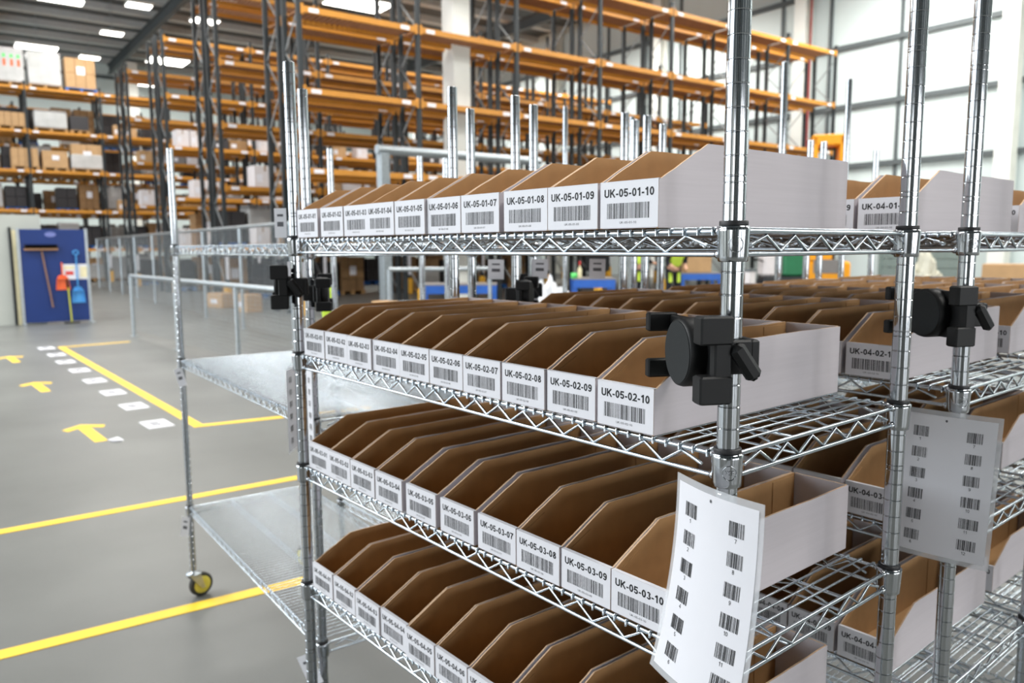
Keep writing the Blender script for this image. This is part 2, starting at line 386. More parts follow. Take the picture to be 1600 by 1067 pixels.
# ------------------------------------------------------------------ wire shelf racks
def shelf_mesh(L, D):
    mb = MB(); r = 0.0030
    def truss(p, q, rz=0.0022):
        p, q = Vector(p), Vector(q); d = (q - p); n = max(2, round((d.length - 0.03) / 0.06)); dn = d.normalized()
        mb.tube([p, q], r, 8); mb.tube([p - Vector((0, 0, .026)), q - Vector((0, 0, .026))], r, 8)
        pts = []; st = (d.length - 0.036) / (2*n)
        for i in range(2*n + 1): pts.append(p + dn * (0.018 + i*st) + Vector((0, 0, -0.0235 if i % 2 == 0 else -0.0045)))
        pts[0].z += .008; pts[-1].z += .008
        mb.tube(pts, rz, 6)
    g = 0.017
    truss((-g, 0, 0), (-L + g, 0, 0)); truss((-L + g, D, 0), (-g, D, 0)); truss((0, g, 0), (0, D - g, 0)); truss((-L, D - g, 0), (-L, g, 0))
    for yy in (D * 0.34, D * 0.67):
        mb.tube([(-L, yy, -0.0005), (0, yy, -0.0005)], 0.0028, 6)
        pts = []; n = int((L - .04) / 0.05)
        for i in range(n + 1): pts.append((-0.02 - i*(L - .04)/n, yy, -0.004 if i % 2 else -0.018))
        mb.tube(pts, 0.002, 5); mb.tube([(-L, yy, -0.021), (0, yy, -0.021)], 0.0022, 6)
    n = round((L - 0.05) / 0.0205)
    for i in range(n + 1):
        x = -0.025 - i * (L - 0.05) / n
        mb.tube([(x, -0.0042, -0.0042), (x, -0.0040, 0.0035), (x, 0.004, 0.0045), (x, D - 0.004, 0.0045), (x, D + 0.004, 0.0035), (x, D + 0.0042, -0.0042)], 0.0018, 5)
    return mb.mesh('shelf', zinc)
def collar_mesh():
    mb = MB(); z1 = 0.006; z0 = -0.034
    mb.lathe([(0.0150, z0), (0.0166, z0 + .001), (0.0168, z0 + .006), (0.0182, z1 - .006), (0.0184, z1 - .001), (0.0150, z1)], 24, 0)
    mb.lathe([(0.0130, z1), (0.0158, z1), (0.0160, z1 + .001), (0.0160, z1 + .0045), (0.0154, z1 + .0055), (0.0128, z1 + .0055)], 24, 1)
    return mb
def collar_side(dx, dy, emblem):
    """collar whose two wire pairs leave towards dx (along the rack) and dy"""
    mb = collar_mesh()
    for (ux, uy) in ((dx, 0), (0, dy)):
        for zz in (0.0, -0.026):
            mb.sphere((ux*0.0185, uy*0.0185, zz), 0.0052, 8, 6, 0, (1.25 if ux else 1, 1.25 if uy else 1, 1))
    if emblem:
        ang = math.atan2(-1, 1); R = 0.0183; zc = -0.015
        def wrap(u, v, off): a = ang + u / R; return ((R + off - 0.0004 + (v-zc)*0.04)*math.cos(a), (R + off - 0.0004 + (v-zc)*0.04)*math.sin(a), v)
        mb.tube([wrap(0.0085*math.cos(t*2*PI/24), zc + 0.0085*math.sin(t*2*PI/24), 0.0) for t in range(24)], 0.00042, 5, 0, True)
        for vs, fs in text2d('NSF', -0.0058, 0.0058, zc - 0.0028, 0.0056):
            mb.add([wrap(x, z, 0.0006) for x, z in vs], fs, 0)
    return mb.mesh('collar', [chrome, blackring])
COLLARS = {}
def post_mesh(zb, zt):
    mb = MB(); R = 0.0127; n = 0; z = zb + 0.0254; z0 = zb
    while z < zt - 0.012:
        n += 1
        for dz in ((0,) if n % 8 else (-0.0035, 0.0035)):
            a, b = z + dz - 0.0011, z + dz + 0.0011
            mb.lathe([(R, z0), (R, a)], 20, 0, cap=False); mb.lathe([(R, a), (R - 0.0006, a + 0.0008)], 20, 0, cap=False)
            mb.lathe([(R - 0.0006, a + 0.0008), (R - 0.0006, b - 0.0008)], 20, 0, cap=False); mb.lathe([(R - 0.0006, b - 0.0008), (R, b)], 20, 0, cap=False)
            z0 = b
        z += 0.0254
    mb.lathe([(R, z0), (R, zt - 0.0015)], 20, 0, cap=False); mb.lathe([(R, zt - 0.0015), (R - 0.0015, zt), (0.004, zt + 0.0004)], 20, 0)
    mb.lathe([(R*0.5, zb), (R, zb)], 20, 0)
    return mb.mesh('post', chrome)
def caster_meshes():
    mb = MB()
    mb.lathe([(0.008, 0.155), (0.010, 0.15), (0.010, 0.112), (0.030, 0.110), (0.030, 0.100), (0.012, 0.098)], 16)
    for s in (-1, 1): mb.prism([(-0.026, 0.10), (0.022, 0.10), (0.034, 0.055), (0.040, 0.038), (0.024, 0.038)], s*0.020 - 0.0015, s*0.020 + 0.0015, 'x')
    mb.tube([(-0.024, 0.030, 0.048), (0.024, 0.030, 0.048)], 0.005, 8)
    br = mb.mesh('caster', galv)
    mb = MB(); mb.lathe([(0.020, -0.015), (0.036, -0.0145), (0.038, -0.012), (0.038, 0.012), (0.036, 0.0145), (0.020, 0.015)], 24, 0, (0, 0.030, 0.050), 'x')
    mb.lathe([(0.0375, -0.0135), (0.047, -0.0135), (0.050, -0.008), (0.050, 0.008), (0.047, 0.0135), (0.0375, 0.0135)], 24, 1, (0, 0.030, 0.050), 'x')
    return br, mb.mesh('wheel', [wheel_yel, tyre])
CAST = caster_meshes(); SHELF = {}; POST = {}
def rack(label, loc, rotz, L, D, shelves, top, group, emblem=False):
    r = root('wire_shelf_rack', label, 'wire rack', loc, rotz, group)
    k = (round(L, 3), round(D, 3))
    if k not in SHELF: SHELF[k] = shelf_mesh(L, D)
    if top not in POST: POST[top] = post_mesh(0.12, top)
    for (x, y, dx, dy) in ((0, 0, -1, 1), (-L, 0, 1, 1), (0, D, -1, -1), (-L, D, 1, -1)):
        link('post', POST[top], r, (x, y, 0))
        c = link('caster', CAST[0], r, (x, y, 0), random.uniform(0, 6)); link('wheel', CAST[1], c)
    for z in shelves:
        s = link('shelf', SHELF[k], r, (0, 0, z))
        for (x, y, dx, dy) in ((0, 0, -1, 1), (-L, 0, 1, 1), (0, D, -1, -1), (-L, D, 1, -1)):
            kk = (dx, dy, emblem and x == 0 and y == 0)
            if kk not in COLLARS: COLLARS[kk] = collar_side(*kk)
            link('collar', COLLARS[kk], s, (x, y, 0))
    return r
LX, LY = 1.1385, 0.433
SZ = [EYE + v for v in (0.016, -0.242, -0.4996, -0.783)] + [0.24]
TOP = EYE + 0.40
YB = [0.0, 0.632, 1.155, 1.665, 2.178]
XB = [0.0, 0.010, 0.02, 0.03, 0.04]
NAMES = ['nearest', 'second', 'third', 'fourth', 'farthest']
for i in range(5):
    rack(['chrome wire rack nearest the camera, holding the UK-05 bins', 'second chrome wire rack, behind the nearest, holding the UK-04 bins', 'third chrome wire rack of bins, behind the UK-04 rack',
          'fourth chrome wire rack of bins, between the third and the farthest', 'farthest chrome wire rack of bins, last of the row toward the orange truck'][i],
         A(XB[i], YB[i], 0), TH, LX, LY, SZ, TOP, 'chrome wire racks of bins', i < 3)
# the empty racks standing in the next column
C1 = Vector((-1.372, 0.140)); C6 = Vector((-2.785, 0.236))
LC = (C1 - C6).length; aC = math.atan2((C1 - C6).y, (C1 - C6).x)
SC = [EYE + v for v in (0.006, -0.455, -1.075)]
rack('empty wire rack at the left with bare mesh shelves and hanging tags', A(C1.x, C1.y, 0), TH + aC, LC, 0.50, SC, EYE + 0.395, 'empty wire racks')
rack('second empty wire rack, just behind the left empty one', A(-1.20, 0.76, 0), TH, 1.25, 0.433, SC, EYE + 0.40, 'empty wire racks')
rack('third empty wire rack, behind the second empty one and before the tall one', A(-1.20, 1.33, 0), TH, 1.25, 0.433, SC, EYE + 0.40, 'empty wire racks')
rack('tallest empty wire rack, its posts rising above the others', A(-1.20, 2.05, 0), TH, 1.22, 0.50, [EYE + v for v in (0.02, -0.45, -1.05)], EYE + 0.70, 'empty wire racks')

# ------------------------------------------------------------------ cardboard bins
BW, BD, BF, BH, BT = 0.0968, 0.455, 0.059, 0.107, 0.0028
def tray_mesh(seed):
    rnd = random.Random(seed); mb = MB()       # 0 white outside, 1 brown inside, 2 edges
    def side(x0, x1, mo, mi_):
        top = [(0.0, BF), (0.0, BF)]
        prof = [(0, 0), (BD, 0), (BD, BH - 0.001)]
        for i in range(14):
            t = i / 13; prof.append((BD - 0.004 - t*(BD - 0.096 - 0.004), BH + rnd.uniform(-0.0007, 0.0007)))
        for i in range(1, 8):
            t = i / 7; prof.append((0.096 - t*0.091, BH - t*(BH - BF) + rnd.uniform(-0.0005, 0.0005)))
        prof.append((0.0, BF - 0.001))
        mb.prism(prof, x0, x1, 'x', 2, mo, mi_)
    side(0, BT, 0, 1); 
    side(BW - BT, BW, 1, 0)
    mb.box(BT, 0.001, 0, BW - BT, BD - 0.001, BT, 1)
    mb.prism([(BT, 0), (BW - BT, 0), (BW - BT, BF), (BT, BF)], BT, 0.0, 'y', 2, 1, 0)
    mb.box(BT, BT, BT, BW - BT, 0.0045, BF - 0.006, 1)
    mb.prism([(BT, 0), (BW - BT, 0), (BW - BT, BH), (BT, BH)], BD, BD - BT, 'y', 2, 0, 3)
    # glued tabs on the inner side faces
    for xs in (BT, BW - BT - 0.0012):
        mb.box(xs, BD - 0.07, 0.004, xs + 0.0012, BD - 0.006, BH - 0.004, 1)
        mb.prism([(0.006, 0.004), (0.055, 0.004), (0.055, BF + 0.016), (0.006, BF - 0.008)], xs, xs + 0.0012, 'x', 1)
    return mb.mesh('tray', [white_card, brown_card, edge_card, white_card])
TRAYS = [tray_mesh(s) for s in range(3)]
def label_mesh(code):
    mb = MB(); y = -0.0005
    mb.box(0.0004, y, 0.001, BW - 0.0004, 0.0, BF + 0.0004, 0)
    mb.box(0.0004, y, BF + 0.0001, BW - 0.0004, 0.006, BF + 0.0006, 0)
    yp = y - 0.00015
    for vs, fs in text2d(code, 0.0075, 0.0900, 0.0395, 0.0104, True): mb.add([(a, yp, b) for a, b in vs], fs, 1)
    barcode(mb, code, 0.0125, 0.0835, 0.0125, 0.0320, yp, 1)
    for vs, fs in text2d(code, 0.034, 0.062, 0.0062, 0.0029, False): mb.add([(a, yp, b) for a, b in vs], fs, 2)
    return mb.mesh('paper_label', [paper, ink, grey_ink])
POSX = {1: [-1.1115, -1.001, -0.9025, -0.8050, -0.7075, -0.610, -0.510, -0.4003, -0.303, -0.201],
        2: [-1.105, -1.005, -0.903, -0.805, -0.707, -0.608, -0.507, -0.406, -0.306, -0.201],
        3: [-1.106, -1.006, -0.906, -0.803, -0.693, -0.582, -0.475, -0.375, -0.275, -0.177],
        4: [-1.106, -1.005, -0.900, -0.802, -0.702, -0.604, -0.504, -0.402, -0.300, -0.200]}
SHN = {1: 'top', 2: 'second', 3: 'third', 4: 'fourth'}
RK = ['05', '04', '03', '02', '01']
RKN = ['nearest rack', 'rack behind the nearest', 'third rack', 'fourth rack', 'farthest bin rack']
rb = random.Random(3)
for ri in range(5):
    for sh in (1, 2, 3, 4):
        for k in range(10):
            if ri == 2 and sh > 2 and k < 6: continue
            if ri >= 3 and sh != 2: continue
            code = 'UK-%s-%02d-%02d' % (RK[ri], sh, k + 1)
            jx = 0 if ri == 0 else rb.uniform(-0.0006, 0.0006); jy = rb.uniform(-0.003, 0.003)
            if ri == 0: lab = 'white-fronted cardboard bin printed %s on the %s shelf of the nearest rack' % (code, SHN[sh])
            elif ri == 1 and k >= 8: lab = 'white-fronted cardboard bin printed %s on the %s shelf of the rack behind the nearest' % (code, SHN[sh])
            else: lab = 'cardboard bin, %s from the left on the %s shelf of the %s' % (ORD[k+1], SHN[sh], RKN[ri])
            x = XB[ri] + POSX[sh if ri == 0 else (2 if ri > 1 else sh)][k] + jx
            if ri == 1: x = XB[ri] + POSX[2][k] + (0.018 if sh != 2 else 0.008) + jx
            r = root('cardboard_bin', lab, 'cardboard bin', A(x, YB[ri] - 0.004 + jy, SZ[sh-1] + 0.0062), TH + rb.uniform(-0.0012, 0.0012), 'cardboard bins on the wire racks')
            link('tray', TRAYS[(ri + sh + k) % 3], r); link('paper_label', label_mesh(code), r)

# ------------------------------------------------------------------ phone holders on the posts
def phone_holder(label, loc, rotz):
    """local: post axis at the origin, plate faces -y"""
    r = root('phone_holder', label, 'phone holder', loc, rotz, 'black phone holders clamped to posts')
    y0, y1 = -0.036, -0.022; cx = -0.034
    mb = MB()
    for s in (-1, 1):
        mb.bbox(cx - 0.074, y0 + 0.004, s*0.029 - 0.009, cx + 0.074, y1, s*0.029 + 0.009, 0.0015)
    mb.bbox(cx - 0.046, y0 + 0.004, -0.024, cx - 0.020, y1, 0.024, 0.002)
    mb.bbox(cx + 0.064, y0 - 0.003, -0.0465, cx + 0.0782, y1 + 0.003, 0.0465, 0.002); mb.bbox(cx + 0.036, y0 + 0.006, -0.040, cx + 0.066, y1 + 0.002, 0.040, 0.002)
    mb.bbox(cx - 0.02, y1 - 0.002, -0.022, cx + 0.05, y1 + 0.010, 0.022, 0.002)
    link('bracket', mb.mesh('bracket', black), r)
    for sx in (-1, 1):
        for sz in (-1, 1):
            mb = MB(); 
            if sx < 0: mb.bbox(cx - 0.079, y0 - 0.024, sz*0.029 - 0.0115, cx - 0.066, y1, sz*0.029 + 0.0115, 0.0018)
            else: mb.bbox(cx + 0.058, y0 - 0.020, sz*0.0325 - 0.0155, cx + 0.080, y1 + 0.004, sz*0.0325 + 0.0155, 0.002)
            link('claw', mb.mesh('claw', black), r)
    mb = MB(); mb.lathe([(0.037, y0 - 0.0135), (0.039, y0 - 0.0125), (0.0405, y0 - 0.008), (0.0405, y1), (0.036, y1 + .001)], 40, 0, (cx, 0, 0), 'y'); 
    mb.lathe([(0.0365, y0 - 0.0142), (0.0365, y0 - 0.0130)], 40, 1, (cx, 0, 0), 'y'); link('disc', mb.mesh('disc', [black, black_disc]), r)
    mb = MB()
    mb.bbox(-0.022, y1, -0.019, 0.022, -0.0128, 0.019, 0.002); mb.bbox(-0.030, -0.018, -0.019, -0.0130, 0.016, 0.019, 0.002)
    mb.bbox(0.0130, -0.018, -0.019, 0.024, 0.016, 0.019, 0.002); mb.bbox(-0.030, 0.0129, -0.019, 0.024, 0.024, 0.019, 0.002)
    link('clamp', mb.mesh('clamp', black), r)
    mb = MB(); mb.tube([(0.022, -0.002, 0.002), (0.040, -0.004, 0.002)], 0.0035, 10, 0)
    Rk = Matrix.Rotation(math.radians(35), 3, 'X')
    mb.bbox(0.036, -0.009, -0.023, 0.052, 0.009, 0.023, 0.005, 0, Rk, (0, -0.004, -0.002))
    link('wing_knob', mb.mesh('wing_knob', black), r); return r
HR = math.atan2(-0.38, 0.93) - math.radians(7)
h1 = phone_holder('black phone holder clamped on the near front post, beside bin UK-05-02-10', A(0, 0, EYE - 0.123), TH + HR)
dup(h1, A(XB[1], YB[1], EYE - 0.113), TH + HR + math.radians(4), 'black phone holder clamped on the front right post of the second rack')
dup(h1, A(-LX, 0, EYE - 0.085), TH + math.radians(-26), 'black phone holder seen edge-on at the far left post of the nearest rack')
dup(h1, A(-1.20, 0.76, EYE - 0.125), TH + math.radians(-38), 'black phone holder low on a post behind the nearest rack, left one of two')
dup(h1, A(XB[1] - LX, YB[1], EYE - 0.13), TH + math.radians(128), 'black phone holder low on the far left post of the second rack')

dup(h1, A(C1.x, C1.y, EYE - 0.115), TH + math.radians(150), 'black phone holder on the left empty rack post, just right of the edge-on holder')

# ------------------------------------------------------------------ laminated sheets and tags
def sheet(label, P, bend=0.0, w_=0.148, h_=0.21, full=True):
    """P: function (u 0..1, v 0..1 downwards) -> world point; thin laminated card with two columns of barcodes"""
    mb = MB(); N = 10; Mv = 12
    def surf(u, v, off):
        p = P(u, v); du = (P(u + .01, v) - P(u - .01, v)); dv = (P(u, v + .01) - P(u, v - .01)); n = dv.cross(du).normalized()
        if n.dot(CAM - p) < 0: n = -n
        return p + n * off
    def patch(u0, u1, v0, v1, off, mi):
        vs = [surf(u0 + (u1-u0)*i/N, v0 + (v1-v0)*j/Mv, off) for j in range(Mv+1) for i in range(N+1)]
        mb.add(vs, [(j*(N+1)+i, j*(N+1)+i+1, (j+1)*(N+1)+i+1, (j+1)*(N+1)+i) for j in range(Mv) for i in range(N)], mi, True)
    patch(0, 1, 0, 1, 0.0, 3); patch(0, 1, 0, 1, -0.0010, 3)
    patch(0.045, 0.955, 0.032, 0.968, 0.00035, 0); patch(0.045, 0.955, 0.032, 0.968, -0.0006, 0)
    rnd = random.Random(len(label)); a = w_ / h_
    for c in range(2):
        for k in range(6):
            u0 = 0.155 if c == 0 else 0.68; v0 = (0.115 if c == 0 else 0.115) + k * 0.142
            def f(x, z, u0=u0, v0=v0): return surf(u0 + x / w_, v0 + z / h_, 0.0007)
            barcode(mb, 'b%d%d' % (c, k), 0, 0.0225 if c == 0 or k < 3 else 0.027, 0.0, 0.0145, 0, 1, f)
            t = str(c*6 + k + 1); ww = 0.0028 * len(t)
            for vs, fs in text2d(t, 0.0105 - ww/2, 0.0105 + ww/2, 0, 0.0042, False):
                mb.add([surf(u0 + x / w_, v0 + (0.0205 - z) / h_, 0.0007) for x, z in vs], fs, 1)
    # punched hole
    mb.add([surf(0.47 + 0.012*math.cos(t*PI/6), 0.062 + 0.012*a*math.sin(t*PI/6), 0.0007) for t in range(12)], [tuple(range(12))], 2)
    o = link('laminated_sheet', mb.mesh('laminated_sheet', [paper, ink, grey_ink, laminate]))
    return tag(o, label, 'laminated sheet', 'laminated barcode sheets')
# nearest sheet: hangs from the collar in front of the post, its lower half swinging forward
def P_near(u, v):
    TL = A(-0.044, -0.034, 0); e = (A(0.088, -0.060, 0) - TL)
    z = EYE - 0.263 - v * 0.238 - 0.001*u
    out = 0.030 * v * v + 0.010 * math.sin(PI * u)
    p = TL + e * u + (A(0.10, -0.90, 0)) * out - e.normalized() * (0.022 * v * v * (1 - 0.6*u)); return Vector((p.x, p.y, z))
sheet('white laminated barcode sheet hanging at the near post below its second shelf', P_near)
def P_second(u, v):
    rv = ROT @ Vector((0.939, 0.345, 0)); tv = ROT @ Vector((0.345, -0.939, 0))
    p = A(XB[1], YB[1], 0) + tv*(0.030 + 0.004*math.sin(PI*u)) - rv*0.082 + (rv*0.146 + tv*0.030)*u + tv*0.012*v - rv*0.008*v
    return Vector((p.x, p.y, EYE - 0.268 - 0.002*u - v*0.246))
sheet('white laminated barcode sheet hanging on the front post of the second rack', P_second)
def P_far(u, v):
    p = A(-LX - 0.012 - 0.10*u, -0.030 + 0.085*u, 0); return Vector((p.x, p.y, EYE - 0.270 - v * 0.20 - 0.004*u))
sheet('laminated sheet seen edge-on outside the far left post of the nearest rack', P_far)
def P_back(u, v):
    p = A(-1.40 + 0.12*u, 0.115 - 0.02*u, 0); return Vector((p.x, p.y, EYE - 0.300 - v * 0.21))
sheet('laminated barcode sheet half hidden behind the far left post, on the empty rack', P_back)
def tagcard(label, P, w_, h_, tilt, yaw, loc):
    mb = MB(); mb.box(-w_/2, -0.0006, -h_, w_/2, 0.0006, 0, 0)
    mb.box(-w_*0.26, -0.0008, -h_*0.62, w_*0.26, -0.0006, -h_*0.46, 1); mb.box(-w_*0.25, -0.0008, -h_*0.28, w_*0.25, -0.0006, -h_*0.2, 1)
    o = link('paper_tag', mb.mesh('paper_tag', [paper, grey_ink])); o.rotation_euler = (0, tilt, yaw); o.location = loc
    return tag(o, label, 'paper tag', 'paper tags hung on the racks')
tagcard('tilted white tag under the middle shelf of the left empty rack', None, 0.035, 0.075, math.radians(-16), TH + 0.75, A(-2.775, 0.215, EYE - 0.485))
tagcard('pale tag under the lowest shelf at the far post of the left empty rack', None, 0.035, 0.085, math.radians(8), TH + 0.75, A(-2.775, 0.215, EYE - 1.11))
tagcard('large white tag hanging at the near corner under the lowest mesh shelf', None, 0.05, 0.085, math.radians(-28), TH + 0.5, A(-1.385, 0.09, EYE - 1.095))
tagcard('pale tag hung on the far left post just above the top shelf', None, 0.03, 0.065, 0.0, TH + 0.6, A(-LX - 0.03, -0.02, EYE + 0.088))
for i, (x, y, lab) in enumerate([(-1.36, 0.10, 'white tag under the top wire shelf, just right of the far left post'), (-1.20, 0.62, 'white tag hanging below the top shelf near the far back post'),
                                 (-1.15, 0.74, 'white tag under the top shelf above the low phone holder'), (-1.03, 0.85, 'white tag under the top shelf left of the blue benches')]):
    tagcard(lab, None, 0.045, 0.055, 0.02, TH + 0.8, A(x, y, EYE - 0.035))

# ------------------------------------------------------------------ pallet racking
xs_, ys_ = gx(481, 16.7)
BAY, NB, DEP, FLUE = 2.81, 7, 0.9, 0.25
LEV = [1.5, 3.15, 4.8, 6.43, 8.2]
def frame_mesh():
    mb = MB()       # upright frame spanning x 0..-DEP at y=0
    for x in (0.0, -DEP + 0.09):
        mb.box(x - 0.09, -0.05, 0, x, 0.05, 8.42, 0)
        mb.box(x - 0.12, -0.08, 0, x + 0.03, 0.08, 0.012, 0)
    z = 0.4; k = 0
    while z < 7.5:
        a, b = ((-0.06, z), (-DEP + 0.06, z + 0.75)) if k % 2 == 0 else ((-DEP + 0.06, z), (-0.06, z + 0.75))
        mb.tube([(a[0], 0, a[1]), (b[0], 0, b[1])], 0.018, 4, 1, smooth=False); z += 0.75; k += 1
    return mb.mesh('upright_frame', [upright, brace_grey])
def beam_mesh():
    mb = MB(); l = BAY - 0.10
    mb.box(-0.05, 0.05, -0.12, 0.012, 0.05 + l, 0.0, 0)
    for y in (0.03, l + 0.01): mb.box(-0.06, y, -0.16, 0.02, y + 0.06, 0.05, 0)
    for y in (0.20, l - 0.36): mb.box(0.012, y, -0.105, 0.016, y + 0.22, -0.02, 1)
    return mb.mesh('beam', [beam_or, tag_white])
def deck_mesh():
    mb = MB(); n = 22; l = BAY - 0.12
    for i in range(n): mb.box(-DEP + 0.06, 0.06 + i*l/n, -0.035, -0.055, 0.06 + i*l/n + l/n*0.72, -0.005, 0)
    return mb.mesh('decking', deck_wood)
def guard_mesh():
    mb = MB(); mb.bbox(-0.13, -0.09, 0.012, 0.04, 0.09, 0.50, 0.02, 0); mb.box(0.0005, -0.045, 0.62, 0.006, 0.045, 1.25, 1)
    return mb.mesh('upright_guard', [guard_yel, tag_white])
FM, BMh, DM, GM = frame_mesh(), beam_mesh(), deck_mesh(), guard_mesh()
def pallet_rack(label, x, y, nb, levels, guards=True, deck=True):
    r = root('pallet_rack', label, 'pallet rack', (x, y, 0), 0, 'orange pallet racks')
    for i in range(nb + 1):
        link('upright_frame', FM, r, (0, i*BAY, 0))
        if guards: link('upright_guard', GM, r, (0, i*BAY, 0))
    for i in range(nb):
        for z in levels:
            link('beam', BMh, r, (0, i*BAY, z)); b = link('beam', BMh, r, (-DEP, (i+1)*BAY, z), PI)
            if deck: link('decking', DM, r, (0, i*BAY, z))
    return r
PITCH = 5.7
RX = [xs_ - PITCH*k for k in range(6)]
nm = ['nearest', 'second', 'third', 'fourth', 'fifth', 'sixth']
for k in range(6):
    n, y0 = (NB, ys_) if k < 4 else (NB + 3, ys_ - 3*BAY)
    pallet_rack('tall orange and dark pallet rack, front run of the %s double row' % nm[k], RX[k], y0, n, LEV)
    if k < 5: pallet_rack('tall orange and dark pallet rack, back run of the %s double row' % nm[k], RX[k] - DEP - FLUE, y0, n, LEV, guards=False)
# white building columns among the racks
cxx = RX[0] - DEP - FLUE/2 + 0.02
cy = on_x(713, 100, cxx).y
mb = MB(); mb.bbox(cxx - 0.26, cy - 0.25, 0, cxx + 0.26, cy + 0.25, 12.8, 0.01); struct('column', mb.mesh('column', white_paint))
p = at(204, 100, 46)
mb = MB(); mb.bbox(p.x - 0.3, p.y - 0.28, 0, p.x + 0.3, p.y + 0.28, 12.3, 0.01); struct('column', mb.mesh('column', white_paint))

# ------------------------------------------------------------------ stored goods
def carton_mesh(w_, d_, h_, m):
    mb = MB(); mb.bbox(-d_, 0, 0, 0, w_, h_, 0.012, 0)
    mb.box(-d_ + 0.01, w_*0.46, h_ - 0.001, -0.01, w_*0.54, h_ + 0.001, 1); mb.box(-0.001, w_*0.46, h_*0.75, 0.0012, w_*0.54, h_, 1)
    mb.box(-0.001, w_*0.10, h_*0.25, 0.0015, w_*0.38, h_*0.6, 2)
    return mb.mesh('carton', [m, card_kraft if m is not card_kraft else card_tan, tag_white])
CM = [(0.55, 0.55, 0.45, card_tan), (0.42, 0.5, 0.55, card_white), (0.60, 0.6, 0.35, card_kraft), (0.36, 0.5, 0.5, card_tan), (0.5, 0.6, 0.42, card_grey),
      (0.30, 0.4, 0.62, card_white), (0.46, 0.5, 0.30, card_dark), (0.62, 0.6, 0.6, card_white)]
CMS = [carton_mesh(*c) for c in CM]
CN = ['tan carton', 'white carton', 'flat kraft carton', 'narrow tan carton', 'grey tote box', 'slim white carton', 'dark tote box', 'large white carton']
rg = random.Random(11)
LVN = {0.0: 'floor', 1.5: 'lowest beam', 3.15: 'second beam', 4.8: 'third beam', 6.43: 'fourth beam'}
for k, lvls, y0, y1, gapp in ((1, (3.15, 1.5), 0.3, 13.0, 0.35), (2, (4.8, 3.15, 1.5), 0.3, 11.0, 0.4), (3, (4.8, 3.15), 0.3, 10.0, 0.35), (4, (6.43, 4.8, 3.15), 0.5, 9.0, 0.3), (0, (1.5,), 6.0, 18.0, 0.9)):
    for z in lvls:
        y = ys_ + y0; cnt = 0
        while y < ys_ + y1:
            i = rg.randrange(8); wd = CM[i][0]
            f = (y - ys_) % BAY
            if f < 0.12: y += 0.14; continue
            if f + wd > BAY - 0.1: y += BAY - f + 0.13; continue
            if rg.random() < 0.80 - gapp*0.4:
                cnt += 1
                o = link('carton', CMS[i], None, (RX[k] - 0.14 - rg.random()*0.04, y, z + 0.0))
                tag(o, '%s, %s along the %s level of the %s pallet rack row' % (CN[i], ('number %d' % cnt) if cnt > 14 else ORD[cnt], LVN[z], nm[k]), 'box', 'boxes on the pallet racks')
                y += wd + 0.03
            else: y += 0.3 + rg.random()*gapp
def pallet_load(label, x, y, z, w_, h_, goods, pal, wrap, cols, rows_, tagm=True):
    """front face at x, centre y"""
    r = root('pallet_load', label, 'pallet load', (x, y, z), 0, 'loaded pallets on the far rack'); D_ = 0.8
    mb = MB()
    for i in range(5): mb.box(-D_ + i*0.165, -w_/2, 0.11, -D_ + i*0.165 + 0.13, w_/2, 0.135)
    for yy in (-w_/2, -0.06, w_/2 - 0.12): mb.box(-D_, yy, 0.0, 0, yy + 0.12, 0.11)
    link('pallet', mb.mesh('pallet', pal), r)
    mb = MB(); a, b = w_*0.96/cols, h_/rows_; rr = random.Random(len(label))
    for i in range(cols):
        for j in range(rows_):
            if j == rows_ - 1 and rows_ > 1 and rr.random() < 0.12: continue
            for dd in range(2): mb.bbox(-D_ + 0.02 + dd*0.39, -w_*0.48 + i*a, 0.136 + j*b, -D_ + 0.40 + dd*0.39, -w_*0.48 + (i+1)*a - 0.012, 0.136 + (j+1)*b - 0.008, 0.01)
    if tagm: mb.box(-0.01, -w_*0.12, 0.136 + h_*0.45, 0.004, w_*0.14, 0.136 + h_*0.72, 1)
    link('boxes', mb.mesh('boxes', [goods, tag_white]), r)
    if wrap:
        mb = MB(); mb.bbox(-D_ - 0.01, -w_/2 + 0.005, 0.137, 0.012, w_/2 - 0.005, 0.137 + h_*wrap, 0.04); link('stretch_wrap', mb.mesh('stretch_wrap', plastic_wrap), r)
    return r
X5 = RX[4] - 0.03
def pl(label, pa, pb, z, h_, *a, **k):
    ya, yb = on_x(pa, 200, X5).y, on_x(pb, 200, X5).y
    pallet_load(label, X5, (ya + yb)/2, z, abs(yb - ya), h_, *a, **k)
pl('wrapped pallet with red and green marks, leftmost on the top level of the far rack', -2, 45, 8.2, 1.35, card_white, pallet_wood, 0.97, 3, 2)
mk = root_last = [o for o in COL.objects if o.name.startswith('pallet_load')][-1]
mb = MB()
for i, yy in enumerate((-0.40, -0.16, 0.10, 0.34)):
    mb.box(0.013, yy - 0.05, 0.75, 0.016, yy + 0.05, 1.02, 0); mb.box(0.013, yy - 0.06, 1.08, 0.016, yy + 0.05, 1.22, 1)
link('printed_marks', mb.mesh('printed_marks', [orange_pl, lgreen]), mk)
pl('white film-wrapped pallet in the middle of the top level of the far rack', 50, 102, 8.2, 1.35, card_white, pallet_wood, 0.98, 2, 2, tagm=False)
pl('brown boxes on a blue pallet, right end of the far rack top level', 107, 156, 8.2, 1.25, card_tan, pallet_blue, 0, 3, 2)
pl('low brown boxes at the left of the fourth level of the far rack', -4, 42, 6.43, 0.55, card_tan, pallet_wood, 0, 4, 1, tagm=False)
pl('grey wrapped boxes with a white tag on the fourth level of the far rack', 54, 106, 6.43, 0.75, card_grey, pallet_wood, 0.9, 2, 1)
pl('dark tub load at the right of the fourth level of the far rack', 110, 140, 6.43, 0.6, card_dark, pallet_wood, 0, 1, 1, tagm=False)
